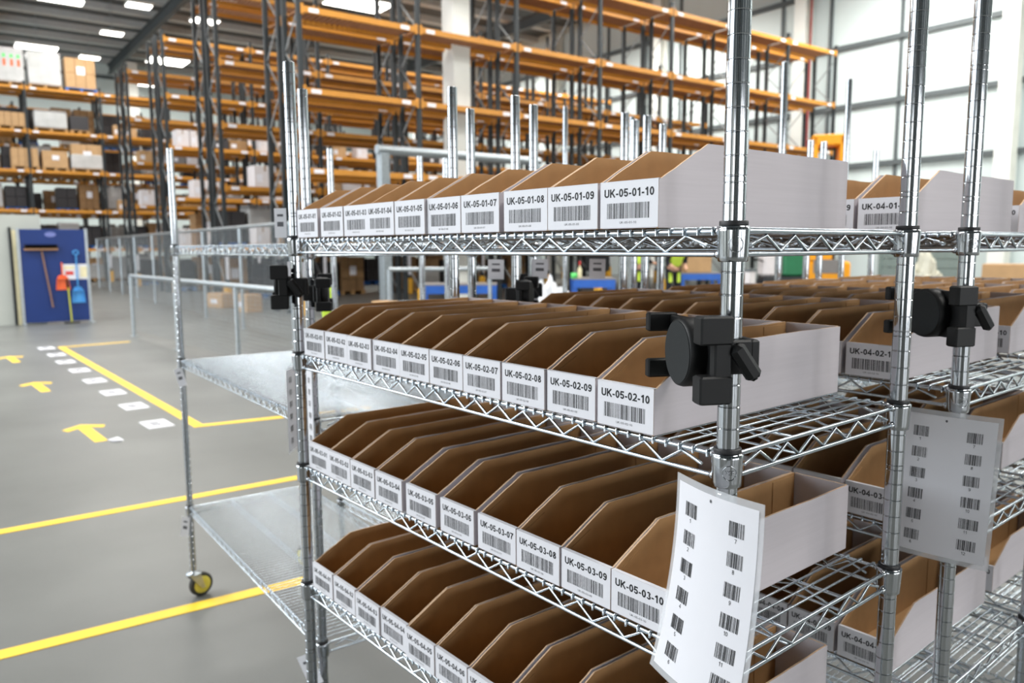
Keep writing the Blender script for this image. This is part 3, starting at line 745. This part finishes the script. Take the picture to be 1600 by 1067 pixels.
pl('tan boxes with a white bag, leftmost on the third level of the far rack', 14, 58, 4.8, 0.75, card_tan, pallet_wood, 0, 4, 1, tagm=False)
pl('tan box pallet with a white label in the middle of the third level', 62, 104, 4.8, 0.70, card_tan, pallet_wood, 0, 1, 1)
pl('tall half-wrapped brown pallet at the right of the third level', 108, 158, 4.8, 1.05, card_tan, pallet_wood, 0.6, 2, 2)

PAL = []
for i, (g_, p_, wr_, c_, r_n, h_) in enumerate(((card_kraft, pallet_wood, 0, 3, 3, 1.05), (card_tan, pallet_wood, 0.7, 2, 2, 0.95), (card_grey, pallet_wood, 0.9, 3, 2, 1.1), (card_dark, pallet_blue, 0, 2, 2, 0.9), (card_white, pallet_wood, 0.95, 2, 3, 1.0))):
    PAL.append((g_, p_, wr_, c_, r_n, h_))
PROTO = {}
KIND = ['brown box pallet', 'half-wrapped tan pallet', 'wrapped grey pallet', 'dark tub pallet', 'white wrapped pallet']
def stock(row, xf, lvls, y0, n, where, dens):
    for z in lvls:
        c = 0
        for b in range(n):
            for h in range(3):
                if rg.random() > dens: continue
                t = rg.choice((0, 0, 0, 1, 3, 3, 3, 2)) if row != 4 else rg.choice((0, 0, 1, 2, 3, 3, 4)); c += 1
                y = y0 + b*BAY + 0.10 + 0.45 + h*0.885
                lab = '%s, %s along the %s, %s' % (KIND[t], ORD[c] if c < 15 else 'number %d' % c, {0: 'floor', 1.5: 'lowest beam', 3.15: 'second beam', 4.8: 'third beam', 6.43: 'fourth beam'}[z], where)
                if t not in PROTO: PROTO[t] = pallet_load(lab, xf, y, z + 0.001, 0.82, PAL[t][5], PAL[t][0], PAL[t][1], PAL[t][2], PAL[t][3], PAL[t][4], tagm=t != 3)
                else: dup(PROTO[t], (xf, y, z + 0.001), 0, lab)
                PROTO[t]['group'] = 'loaded pallets on the racks'
for k in (1, 2, 3): stock(k, RX[k] - DEP - FLUE - 0.04, (0, 1.5), ys_, 4, 'back run of %s rack row' % nm[k], 0.8)
stock(5, RX[5] - 0.04, (1.5, 3.15, 4.8, 6.43), ys_ - 3*BAY, 8, 'sixth rack row', 0.9)
stock(4, RX[4] - DEP - FLUE - 0.04, (0, 1.5, 3.15, 4.8, 6.43), ys_ - 3*BAY, 4, 'back run of far rack', 0.85)

# ------------------------------------------------------------------ ceiling lights
def high_bay(label, px, py, l, wd, rotz=0):
    z = 11.7; p = on_z(px, py, z)
    r = root('ceiling_light', label, 'ceiling light', (p.x, p.y, z), rotz, 'high bay ceiling lights')
    mb = MB(); mb.bbox(-l/2, -wd/2, 0, l/2, wd/2, 0.10, 0.02); link('housing', mb.mesh('housing', white_paint), r)
    mb = MB(); mb.box(-l/2 + 0.04, -wd/2 + 0.04, -0.03, l/2 - 0.04, wd/2 - 0.04, 0.0); link('diffuser', mb.mesh('diffuser', light_glow), r)
    mb = MB()
    for s in (-1, 1): mb.tube([(s*l*0.35, 0, 0.1), (s*l*0.35, 0, 1.5)], 0.012, 5)
    link('hanger', mb.mesh('hanger', galv), r)
for a in (('large bright ceiling light above the wrapped pallets at the upper left', 57, 74, 1.1, 1.9), ('ceiling light cut by the top edge above the wrapped pallets', 95, 0, 0.8, 1.7),
          ('ceiling light at the top just right of the white far column', 217, 9, 0.7, 1.0), ('small ceiling light left of the far column head', 175, 52, 0.7, 1.0),
          ('smallest ceiling light, lowest of the diagonal line left of the far column', 140, 90, 0.7, 1.0), ('bright ceiling light low beside the far white column', 226, 131, 1.2, 1.9),
          ('ceiling light seen between the dark uprights near the roof', 320, 33, 0.8, 1.2), ('bright ceiling light glimpsed through the racking frames', 262, 96, 1.6, 2.0),
          ('largest ceiling light, above the top beam left of the white column', 560, 6, 1.6, 2.6), ('ceiling light glimpsed behind the middle orange beams', 362, 144, 1.0, 1.8),
          ('ceiling light at the top edge above the second rack row', 345, 2, 0.9, 1.4)):
    high_bay(*a)

# ------------------------------------------------------------------ fences and rails
def fence(label, p0, p1, h, z0, pitch, posts, name='mesh_fence', tr=0.02, mesh_r=0.002, cat='fence', bend=False):
    p0, p1 = Vector(p0), Vector(p1); d = p1 - p0; L = d.length; a = math.atan2(d.y, d.x)
    r = root(name, label, cat, (p0.x, p0.y, 0), a)
    mb = MB(); n = int(L / pitch)
    for i in range(n + 1): mb.box(i*L/n - mesh_r, -mesh_r, z0, i*L/n + mesh_r, mesh_r, h)
    m_ = int((h - z0) / pitch)
    for j in range(m_ + 1):
        z = z0 + (h - z0)*j/m_; mb.box(0, -mesh_r, z - mesh_r, L, mesh_r, z + mesh_r)
    link('wire_panel', mb.mesh('wire_panel', galv), r)
    for i in range(posts):
        x = L*i/(posts - 1); mb = MB()
        mb.tube([(x, 0.0, 0.0), (x, 0, h)], tr, 10); mb.box(x - 0.06, -0.06, 0, x + 0.06, 0.06, 0.01); link('post', mb.mesh('post', galv), r)
    mb = MB(); pts = [(0, 0, h)] + [(L, 0, h)]
    if bend: pts += [(L + 0.12, 0, h - 0.03), (L + 0.2, 0, h - 0.12), (L + 0.22, 0, h - 0.3), (L + 0.22, 0, 0.0)]
    mb.tube(pts, tr*1.1, 10); link('top_rail', mb.mesh('top_rail', galv), r); return r
g0, g1 = on_z(210, 525, 0), at(508, 461, 7.7)
fence('galvanised handrail barrier with mesh infill beside the left floor lines', g0, (g1.x, g1.y, 0), 1.02, 0.12, 0.05, 4, 'guard_rail', 0.028, 0.0010, 'barrier', True)
f0, f1 = gx(152, 30), gx(455, 12.0)
fence('tall grey wire mesh fence in front of the pallet rack ends', (f0[0], f0[1], 0), (f1[0], f1[1], 0), 1.85, 0.05, 0.06, 9, tr=0.028, mesh_r=0.0014)
# steel goal-post guard and low rail in front of the racks
q = gx(602, 14.0)
mb = MB(); yb_ = q[1] + 3.4
rg_ = root('goal_post_guard', 'grey steel goal post frame standing before the pallet racks', 'steel frame', (q[0], q[1], 0))
for yy in (0, 3.4):
    mb = MB(); mb.bbox(-0.09, yy - 0.09, 0, 0.09, yy + 0.09, 3.12, 0.01); mb.box(-.16, yy - .16, 0, .16, yy + .16, .015); link('leg', mb.mesh('leg', galv), rg_)
mb = MB(); mb.tube([(0, -0.12, 3.18), (0, 3.52, 3.18)], 0.085, 12); link('crossbar', mb.mesh('crossbar', galv), rg_)
q2, q3 = gx(607, 13.2), gx(765, 13.6)
fence('low galvanised guard rail in front of the blue packing bench', (q2[0], q2[1], 0), (q3[0], q3[1], 0), 1.1, 0.55, 0.55, 4, 'guard_rail', 0.035, 0.02, 'barrier')

# ------------------------------------------------------------------ white partition, blue tool board and its tools
b0, b1 = on_z(36, 512, 0), on_z(140, 500, 0)
bx = (b0.x + b1.x)/2
def by(px): return on_x(px, 440, bx).y
yA, yB_ = by(33), by(139)
mb = MB(); mb.box(bx - 0.30, by(-60), 0, bx - 0.22, by(72), 2.14, 0); mb.box(bx - 0.2201, by(22) - .02, 0, bx - 0.16, by(22) + .02, 1.9, 1); mb.box(bx - 0.22, by(28) - .03, 0, bx - 0.17, by(28) + .04, 1.84, 2)
tag(link('partition', mb.mesh('partition', [partition_grey, dark_metal, cream])), 'plain white partition panel standing left of the blue tool board', 'partition')
r = root('tool_board', 'tall dark blue board hung with cleaning tools at the left', 'tool board', (bx, (yA + yB_)/2, 0))
hw = (yB_ - yA)/2
mb = MB(); mb.bbox(-0.05, -hw, 0.04, 0, hw, 1.86, 0.006); link('panel', mb.mesh('panel', blue_board), r)
for s in (-1, 1):
    mb = MB(); mb.box(-0.06, s*hw - 0.025, 0, 0.012, s*hw + 0.025, 1.88); mb.box(-0.25, s*hw - 0.03, 0, 0.25, s*hw + 0.03, 0.03); link('frame_post', mb.mesh('frame_post', galv), r)
mb = MB(); pts = [(0.003, 0.10*math.cos(t*PI/6) , 1.76 + 0.05*math.sin(t*PI/6)) for t in range(12)]
yc0 = by(84) - (yA + yB_)/2
mb.add([(x, y + yc0, z) for x, y, z in pts] + [(0.0, y + yc0, z) for x, y, z in pts], [tuple(range(12))] + [(i, (i+1) % 12, 12 + (i+1) % 12, 12 + i) for i in range(12)]); link('round_emblem', mb.mesh('round_emblem', mat('pale_emblem', (110, 120, 180), 0.5)), r)
def bz(py, px=90): return on_x(px, py, bx).z
xo = bx + 0.004
r = root('broom', 'brown wooden broom hanging head up on the blue board', 'broom', (xo, by(68), bz(480)))
dz = bz(388) - bz(480); wy = (by(95) - by(42))/2
mb = MB(); mb.bbox(0.0, -wy, dz - 0.04, 0.07, wy, dz, 0.008); link('head', mb.mesh('head', wood), r)
mb = MB()
for i in range(40): 
    y = -wy + 0.02 + i*(2*wy - 0.04)/39; mb.box(0.01, y - 0.013, dz, 0.065, y + 0.013, dz + 0.075)
link('bristles', mb.mesh('bristles', bristle), r)
mb = MB(); mb.tube([(0.035, 0.0, dz - 0.02), (0.03, by(80) - by(68), 0.0)], 0.014, 8); link('handle', mb.mesh('handle', wood), r)
def dustpan(label, px, ptop, pbot, pblade, m, wpx, hook):
    r = root('dustpan', label, 'dustpan', (xo, by(px), bz(pbot)))
    zt, zb_ = bz(ptop) - bz(pbot), bz(pblade) - bz(pbot); w2 = (by(px + wpx/2) - by(px - wpx/2))/2
    mb = MB(); mb.prism([(-w2, 0), (w2, 0), (w2*0.8, zb_*0.8), (w2*0.45, zb_), (-w2*0.45, zb_), (-w2*0.8, zb_*0.8)], 0.0, 0.012, 'x')
    for s in (-1, 1): mb.prism([(s*w2, 0), (s*w2*0.8, zb_*0.8), (s*(w2*0.8 - 0.01), zb_*0.8), (s*(w2 - 0.01), 0)], 0.012, 0.05, 'x')
    mb.box(0.012, -w2*0.8, zb_*0.74, 0.05, w2*0.8, zb_*0.8); link('pan', mb.mesh('pan', m), r)
    mb = MB(); mb.tube([(0.03, 0, zb_*0.8), (0.03, 0, zt)], 0.013, 8)
    if hook: mb.tube([(0.03, 0.05*math.cos(t*PI/6), zt + 0.04 + 0.04*math.sin(t*PI/6)) for t in range(12)], 0.012, 6, 0, True)
    link('handle', mb.mesh('handle', m), r)
dustpan('orange dustpan hanging on the blue board', 98, 410, 453, 430, orange_pl, 22, False)
dustpan('long-handled light blue dustpan hanging at the right of the blue board', 121, 398, 474, 449, lblue_pl, 21, True)
r = root('floor_squeegee', 'lime-handled floor scraper standing before the blue board', 'floor scraper', (bx + 0.10, by(107), 0.0))
mb = MB(); mb.tube([(0.0, 0, 0.03), (-0.06, -0.02, bz(442))], 0.014, 8); link('handle', mb.mesh('handle', lime_pole), r)
mb = MB(); mb.bbox(-0.04, -0.14, 0.0, 0.04, 0.14, 0.03, 0.006); link('blade', mb.mesh('blade', black), r)
mb = MB(); mb.tube([(-0.06, -0.02, bz(450)), (-0.063, -0.022, bz(436))], 0.022, 8); link('grip', mb.mesh('grip', black), r)
mb = MB(); ya_, yb2 = by(98), by(140); mb.box(0, ya_, bz(437), 0.008, yb2, bz(413), 0)
mb.box(0.008, ya_ + .04, bz(421), 0.0095, ya_ + 0.22, bz(416), 2); mb.box(0.008, ya_ + .06, bz(430), 0.0095, ya_ + 0.2, bz(424), 1); mb.box(0.008, ya_ + .32, bz(434), 0.0095, ya_ + .46, bz(417), 2)
tag(link('notice', mb.mesh('notice', [paper, red_pl, cream]), None, (bx + 0.001, 0, 0)), 'white notices with red and cream blocks pinned on the blue board', 'notice')

# ------------------------------------------------------------------ benches, people and equipment in the middle distance
def bench(label, px0, px1, D, h, clutter_z=None):
    a, b = Vector((*gx(px0, D), 0)), Vector((*gx(px1, D), 0)); d = b - a; L = d.length
    r = root('packing_bench', label, 'bench', a, math.atan2(d.y, d.x), 'blue packing benches')
    mb = MB(); mb.bbox(0, 0, h - 0.03, L, 0.75, h, 0.005); link('worktop', mb.mesh('worktop', card_grey), r)
    mb = MB(); mb.box(0, -0.02, h - 0.18, L, 0.02, h - 0.03); mb.box(0, 0.73, h - 0.15, L, 0.77, h - 0.03); link('apron', mb.mesh('apron', bench_blue), r)
    for x in (0.04, L - 0.04):
        for y in (0.03, 0.72):
            mb = MB(); mb.box(x - 0.035, y - 0.035, 0, x + 0.035, y + 0.035, h - 0.03); link('leg', mb.mesh('leg', bench_blue), r)
    mb = MB(); mb.box(0.06, 0.1, 0.25, L - 0.06, 0.68, 0.28); link('lower_shelf', mb.mesh('lower_shelf', card_grey), r)
    return r, a, d.normalized(), L
bench('blue-framed bench behind the guard rail, left of the white film', 655, 775, 14.6, 0.78)
r_, a2, d2, L2 = bench('blue-framed bench with bottles and a monitor, left of the people', 896, 962, 15.0, 0.86)
r_, a3, d3, L3 = bench('blue-framed bench behind the two people', 1066, 1128, 19.5, 0.80)
n2 = Vector((-d2.y, d2.x, 0))
def on2(t, s, z): p = a2 + d2*t + n2*s; return (p.x, p.y, z)
mb = MB(); mb.lathe([(0.035, 0), (0.04, 0.01), (0.04, 0.17), (0.015, 0.21), (0.015, 0.24)], 14, 0); mb.lathe([(0.017, 0.24), (0.017, 0.29), (0.03, 0.30), (0.012, 0.32)], 10, 1)
tag(link('spray_bottle', mb.mesh('spray_bottle', [cream, red_pl]), None, on2(0.15, 0.3, 0.861)), 'cream bottle with a red top standing on the blue bench', 'bottle')
mb = MB(); mb.lathe([(0.045, 0), (0.06, 0.0), (0.06, 0.10), (0.045, 0.10)], 18, 0)
tag(link('tape_roll', mb.mesh('tape_roll', lgreen), None, on2(0.02, 0.08, 0.861)), 'bright green tape roll at the left end of the blue bench', 'tape roll')
r = root('monitor', 'black computer monitor standing on the blue bench', 'monitor', on2(0.52, 0.5, 0.861), math.atan2(d2.y, d2.x))
mb = MB(); mb.bbox(-0.24, -0.02, 0.12, 0.24, 0.02, 0.45, 0.006); link('screen', mb.mesh('screen', black), r)
mb = MB(); mb.box(-0.02, 0.0, 0.01, 0.02, 0.03, 0.15); mb.bbox(-0.12, -0.08, 0, 0.12, 0.08, 0.012, 0.004); link('stand', mb.mesh('stand', black), r)
# crumpled film heap
def heap(name, label, cat, c, rx, ry, rz, m, seed):
    bm = bmesh.new(); bmesh.ops.create_icosphere(bm, subdivisions=4, radius=1.0); rr = random.Random(seed)
    from mathutils import noise
    for v in bm.verts:
        n = 0.75 + 0.28*noise.noise(v.co*2.2 + Vector((seed, 0, 0))) + 0.22*abs(noise.noise(v.co*6)) + 0.08*abs(noise.noise(v.co*14))
        v.co = Vector((v.co.x*rx*n, v.co.y*ry*n, max(0.0, (v.co.z*0.9 + 0.35)*rz*n)))
    me = bpy.data.meshes.new(name); bm.to_mesh(me); bm.free(); me.materials.append(m)
    return tag(link(name, me, None, c), label, cat)
p = gx(852, 9.5)
mb = MB()
heap('film_heap', 'heap of crumpled white plastic film on a pallet before the benches', 'plastic film', (p[0], p[1], 0.0), 0.42, 0.5, 0.93, white_sheet, 3)
p = at(514, 476, 7.6); heap('hi_vis_vest', 'lime hi-vis vest bundled at the bent end of the handrail barrier', 'vest', (p.x, p.y, p.z - 0.16), 0.07, 0.08, 0.28, hivis, 5)
p = gx(1448, 17); heap('sack', 'pale beige sack piled up by the right wall shutter', 'sack', (p[0], p[1], 0.0), 0.45, 0.5, 1.12, beige_sack, 9)
def big_box(label, px, D, w_, d_, z0, h_, m=card_tan, rz=0.2):
    p = gx(px, D); mb = MB(); mb.bbox(-w_/2, -d_/2, 0, w_/2, d_/2, h_, 0.012, 0); mb.box(-w_/2 + .01, -0.03, h_ - .001, w_/2 - .01, 0.03, h_ + .0015, 1); mb.box(-w_*0.2, -d_/2 - .002, h_*.3, w_*0.2, -d_/2 + .001, h_*.6, 2)
    return tag(link('carton', mb.mesh('carton', [m, card_kraft, tag_white]), None, (p[0], p[1], z0), rz), label, 'box')
p3 = a3 + d3*0.45 + Vector((-d3.y, d3.x, 0))*0.4
mb = MB(); mb.bbox(-0.32, -0.28, 0, 0.32, 0.28, 0.55, 0.012, 0); mb.box(-0.3, -0.03, 0.549, 0.3, 0.03, 0.552, 1)
tag(link('carton', mb.mesh('carton', [card_tan, card_kraft]), None, (p3.x, p3.y, 0.801), math.atan2(d3.y, d3.x)), 'large brown carton standing on the bench behind the people', 'box')
big_box('low wide brown carton stack before the right wall, at the far right', 1585, 15.5, 1.0, 0.7, 0.0, 1.08, card_tan, 0.3)
big_box('brown carton on the floor beside the steel goal post', 600, 12.4, 0.35, 0.3, 0.0, 0.62)
big_box('brown carton on the floor behind the mesh barrier', 385, 18.0, 0.5, 0.4, 0.0, 0.42)
big_box('long brown carton on the floor behind the mesh fence', 345, 19.5, 0.8, 0.5, 0.0, 0.36)
mb = MB(); pb = gx(1166, 16); mb.bbox(-0.16, -0.16, 0, 0.16, 0.16, 0.95, 0.02, 0); mb.box(-.17, -.17, .95, .17, .17, 1.0, 1)
tag(link('waste_bin', mb.mesh('waste_bin', [card_white, rail_grey]), None, (pb[0], pb[1], 0), 0.3), 'white waste bin standing right of the blue benches', 'bin')

def skin_body(name, pts, edges, radii, m, parent, lvl=2):
    me = bpy.data.meshes.new(name); me.from_pydata([Vector(p) for p in pts], edges, []); me.materials.append(m)
    o = link(name, me, parent)
    md = o.modifiers.new('skin', 'SKIN'); md.use_smooth_shade = True
    for i, v in enumerate(me.skin_vertices[0].data):
        rr = radii[i]; v.radius = rr if isinstance(rr, tuple) else (rr, rr); v.use_root = (i == 0)
    sd = o.modifiers.new('sub', 'SUBSURF'); sd.levels = lvl; sd.render_levels = lvl
    return o
def person(label, loc, rotz, lean=0.0, arms='forward', tall=1.76):
    r = root('person', label, 'person', loc, rotz, None); s = tall / 1.76
    def P(x, y, z):
        """x sideways, -y forward; lean bends above the hips"""
        if z > 0.95:
            dz = z - 0.95; return (x*s, (y*math.cos(lean) - dz*math.sin(lean))*s, (0.95 + dz*math.cos(lean) + y*math.sin(lean)*0.3)*s)
        return (x*s, y*s, z*s)
    pts = [P(0, 0, 0.95), P(0, 0.01, 1.12), P(0, 0.02, 1.30), P(0, 0.02, 1.44), P(0, 0.0, 1.53), P(0, -0.02, 1.60), P(0, -0.025, 1.70)]
    ra = [(0.15, 0.11), (0.14, 0.10), (0.155, 0.11), (0.11, 0.085), (0.052, 0.055), (0.070, 0.085), (0.068, 0.078)]
    ed = [(i, i+1) for i in range(6)]
    for sx in (-1, 1):
        b = len(pts); pts += [P(sx*0.10, 0, 0.88), P(sx*0.11, -0.02, 0.50), P(sx*0.11, 0.03, 0.10), P(sx*0.12, -0.09, 0.035)]
        ra += [0.085, 0.058, 0.04, 0.038]; ed += [(0, b), (b, b+1), (b+1, b+2), (b+2, b+3)]
        b = len(pts)
        if arms == 'forward': pts += [P(sx*0.19, 0.02, 1.41), P(sx*0.24, -0.04, 1.14), P(sx*0.17, -0.27, 1.06), P(sx*0.15, -0.34, 1.05)]
        else: pts += [P(sx*0.19, 0.02, 1.41), P(sx*0.25, 0.02, 1.13), P(sx*0.24, -0.06, 0.89), P(sx*0.23, -0.08, 0.82)]
        ra += [0.058, 0.044, 0.032, 0.030]; ed += [(3, b), (b, b+1), (b+1, b+2), (b+2, b+3)]
        wv = Vector(pts[-1]); d = (wv - Vector(pts[-2])).normalized(); sd = Vector((0, 0, 1)).cross(d).normalized() if abs(d.z) < 0.8 else Vector((0, -1, 0))
        up = d.cross(sd)
        for q_ in range(4):                       # fingers
            b2 = len(pts); o_ = sd * (q_ - 1.5)*0.019; ln = (0.032, 0.038, 0.036, 0.028)[q_]
            pts += [tuple(wv + d*0.045 + o_), tuple(wv + d*(0.045 + ln) + o_ - up*0.012*0), tuple(wv + d*(0.04 + ln*1.7) + o_ + Vector((0, 0, -0.015)))]
            ra += [0.010, 0.009, 0.008]; ed += [(b + 3, b2), (b2, b2+1), (b2+1, b2+2)]
        b2 = len(pts); pts += [tuple(wv + d*0.02 + sd*(-sx)*0.035), tuple(wv + d*0.05 + sd*(-sx)*0.05)]; ra += [0.011, 0.009]; ed += [(b + 3, b2), (b2, b2+1)]
    b = len(pts); pts += [P(0, -0.115, 1.645)]; ra += [0.012]; ed += [(5, b)]      # nose
    for sx in (-1, 1): b = len(pts); pts += [P(sx*0.078, -0.01, 1.65)]; ra += [0.014]; ed += [(5, b)]   # ears
    skin_body('body', pts, ed, ra, skin, r)
    # hi-vis vest
    v = [P(0, 0, 1.0), P(0, 0.01, 1.14), P(0, 0.02, 1.30), P(0, 0.02, 1.43), P(-0.15, 0.02, 1.42), P(0.15, 0.02, 1.42)]
    skin_body('vest', v, [(0, 1), (1, 2), (2, 3), (3, 4), (3, 5)], [(0.195, 0.15), (0.185, 0.14), (0.195, 0.145), (0.12, 0.11), 0.075, 0.075], hivis, r)
    tp = [P(0, 0, 1.0)]; te = []; tr_ = [(0.175, 0.13)]
    for sx in (-1, 1):
        b = len(tp); tp += [P(sx*0.10, 0, 0.88), P(sx*0.11, -0.02, 0.50), P(sx*0.11, 0.03, 0.07)]; tr_ += [0.105, 0.078, 0.062]; te += [(0, b), (b, b+1), (b+1, b+2)]
    t = skin_body('trousers', tp, te, tr_, navy_cloth, r)
    for sx in (-1, 1):
        skin_body('sleeve', [P(sx*0.19, 0.02, 1.41), P(sx*0.24, -0.04 if arms == 'forward' else 0.02, 1.14)] + ([P(sx*0.185, -0.22, 1.07)] if arms == 'forward' else [P(sx*0.242, -0.05, 0.93)]), [(0, 1), (1, 2)], [0.075, 0.058, 0.044], navy_cloth, r)
        mb = MB(); c = Vector(P(sx*0.11, -0.02, 0.06)); mb.bbox(c.x - 0.05, c.y - 0.17, 0, c.x + 0.05, c.y + 0.10, 0.09, 0.02); link('shoe', mb.mesh('shoe', black), r)
        mb = MB(); c = Vector(P(sx*0.032, -0.092, 1.668)); mb.sphere(c, 0.009, 8, 6); link('eye', mb.mesh('eye', black), r)
    mb = MB(); c = Vector(P(0, -0.100, 1.605)); mb.bbox(c.x - 0.022, c.y - 0.004, c.z - 0.005, c.x + 0.022, c.y + 0.006, c.z + 0.005, 0.002); link('mouth', mb.mesh('mouth', red_pl), r)
    hp = [P(0, 0.02, 1.70), P(0, 0.035, 1.755), P(0, 0.055, 1.64)]
    skin_body('hair', hp, [(0, 1), (0, 2)], [(0.088, 0.088), (0.05, 0.05), (0.066, 0.06)], hair, r)
    mb = MB()
    for sx in (-1, 1): 
        c = Vector(P(sx*0.105, 0.0, 0.72)); mb.bbox(c.x - 0.04, c.y - 0.112, c.z - 0.10, c.x + 0.04, c.y + 0.112, c.z + 0.14, 0.01)
    link('reflective_patch', mb.mesh('reflective_patch', hivis), r)
    return r
q1_, q2_ = gx(1003, 19.0), gx(1052, 18.3)
person('person in a lime hi-vis vest and black trousers standing at the bench, left of two', (q1_[0], q1_[1], 0), math.radians(150), 0.05, 'forward')
person('person in a lime hi-vis vest bending forward, right of the two at the benches', (q2_[0], q2_[1], 0), math.radians(70), 0.55, 'forward')

# order picker truck
p = gx(1286, 21.0)
r = root('order_picker_truck', 'orange order picker truck with a tall dark mast and raised cab', 'truck', (p[0], p[1], 0), math.radians(40))
mb = MB(); mb.bbox(-0.55, -0.95, 0.08, 0.55, 0.35, 1.05, 0.05, 0); mb.bbox(-0.55, -0.95, 1.04, 0.1, -0.2, 1.38, 0.05, 0); mb.box(-0.35, -0.965, 0.75, 0.30, -0.94, 1.10, 1); link('chassis', mb.mesh('chassis', [truck_or, card_grey]), r)
mb = MB()
for sx in (-1, 1): mb.box(sx*0.30 - 0.06, 0.36, 0.05, sx*0.30 + 0.06, 0.52, 4.1)
for z in (0.4, 1.6, 2.9, 4.0): mb.box(-0.3, 0.40, z, 0.3, 0.46, z + 0.1)
link('mast', mb.mesh('mast', dark_metal), r)
mb = MB()
for sx in (-1, 1): mb.bbox(sx*0.34 - 0.07, -0.36, 3.25, sx*0.34 + 0.07, 0.34, 4.3, 0.02)
mb.bbox(-0.41, -0.36, 4.05, 0.41, 0.34, 4.33, 0.03); mb.bbox(-0.41, -0.36, 3.15, 0.41, 0.34, 3.45, 0.03); link('cab', mb.mesh('cab', truck_or), r)
mb = MB()
for sx in (-1, 1): mb.box(sx*0.25 - 0.06, 0.53, 0.06, sx*0.25 + 0.06, 1.6, 0.11)
link('fork', mb.mesh('fork', dark_metal), r)
for (x, y) in ((-0.4, -0.6), (0.4, -0.6), (0, 0.2)):
    mb = MB(); mb.lathe([(0.09, -0.05), (0.14, -0.05), (0.15, -0.03), (0.15, 0.03), (0.14, 0.05), (0.09, 0.05)], 18, 0, (x, y, 0.15), 'x'); link('wheel', mb.mesh('wheel', tyre), r)
# green and white floor cleaning machine left of the truck
p = gx(1222, 18.5)
r = root('floor_scrubber', 'green and white floor cleaning machine left of the orange truck', 'cleaning machine', (p[0], p[1], 0), math.radians(-36))
mb = MB(); mb.bbox(-0.30, -0.5, 0.10, 0.30, 0.5, 0.75, 0.06); link('lower_body', mb.mesh('lower_body', dark_metal), r)
mb = MB(); mb.bbox(-0.28, -0.05, 0.74, 0.28, 0.48, 1.30, 0.06); link('green_tank', mb.mesh('green_tank', green_pl), r)
mb = MB(); mb.bbox(-0.26, -0.50, 0.74, 0.26, -0.06, 1.28, 0.06); link('white_tank', mb.mesh('white_tank', card_white), r)
for s in (-1, 1):
    mb = MB(); mb.lathe([(0.05, -0.03), (0.12, -0.03), (0.12, 0.03), (0.05, 0.03)], 16, 0, (s*0.27, 0.2, 0.12), 'x'); link('wheel', mb.mesh('wheel', tyre), r)
mb = MB(); mb.tube([(-0.25, -0.52, 1.1), (-0.2, -0.62, 1.15), (0.2, -0.62, 1.15), (0.25, -0.52, 1.1)], 0.02, 8); link('handle', mb.mesh('handle', black), r)
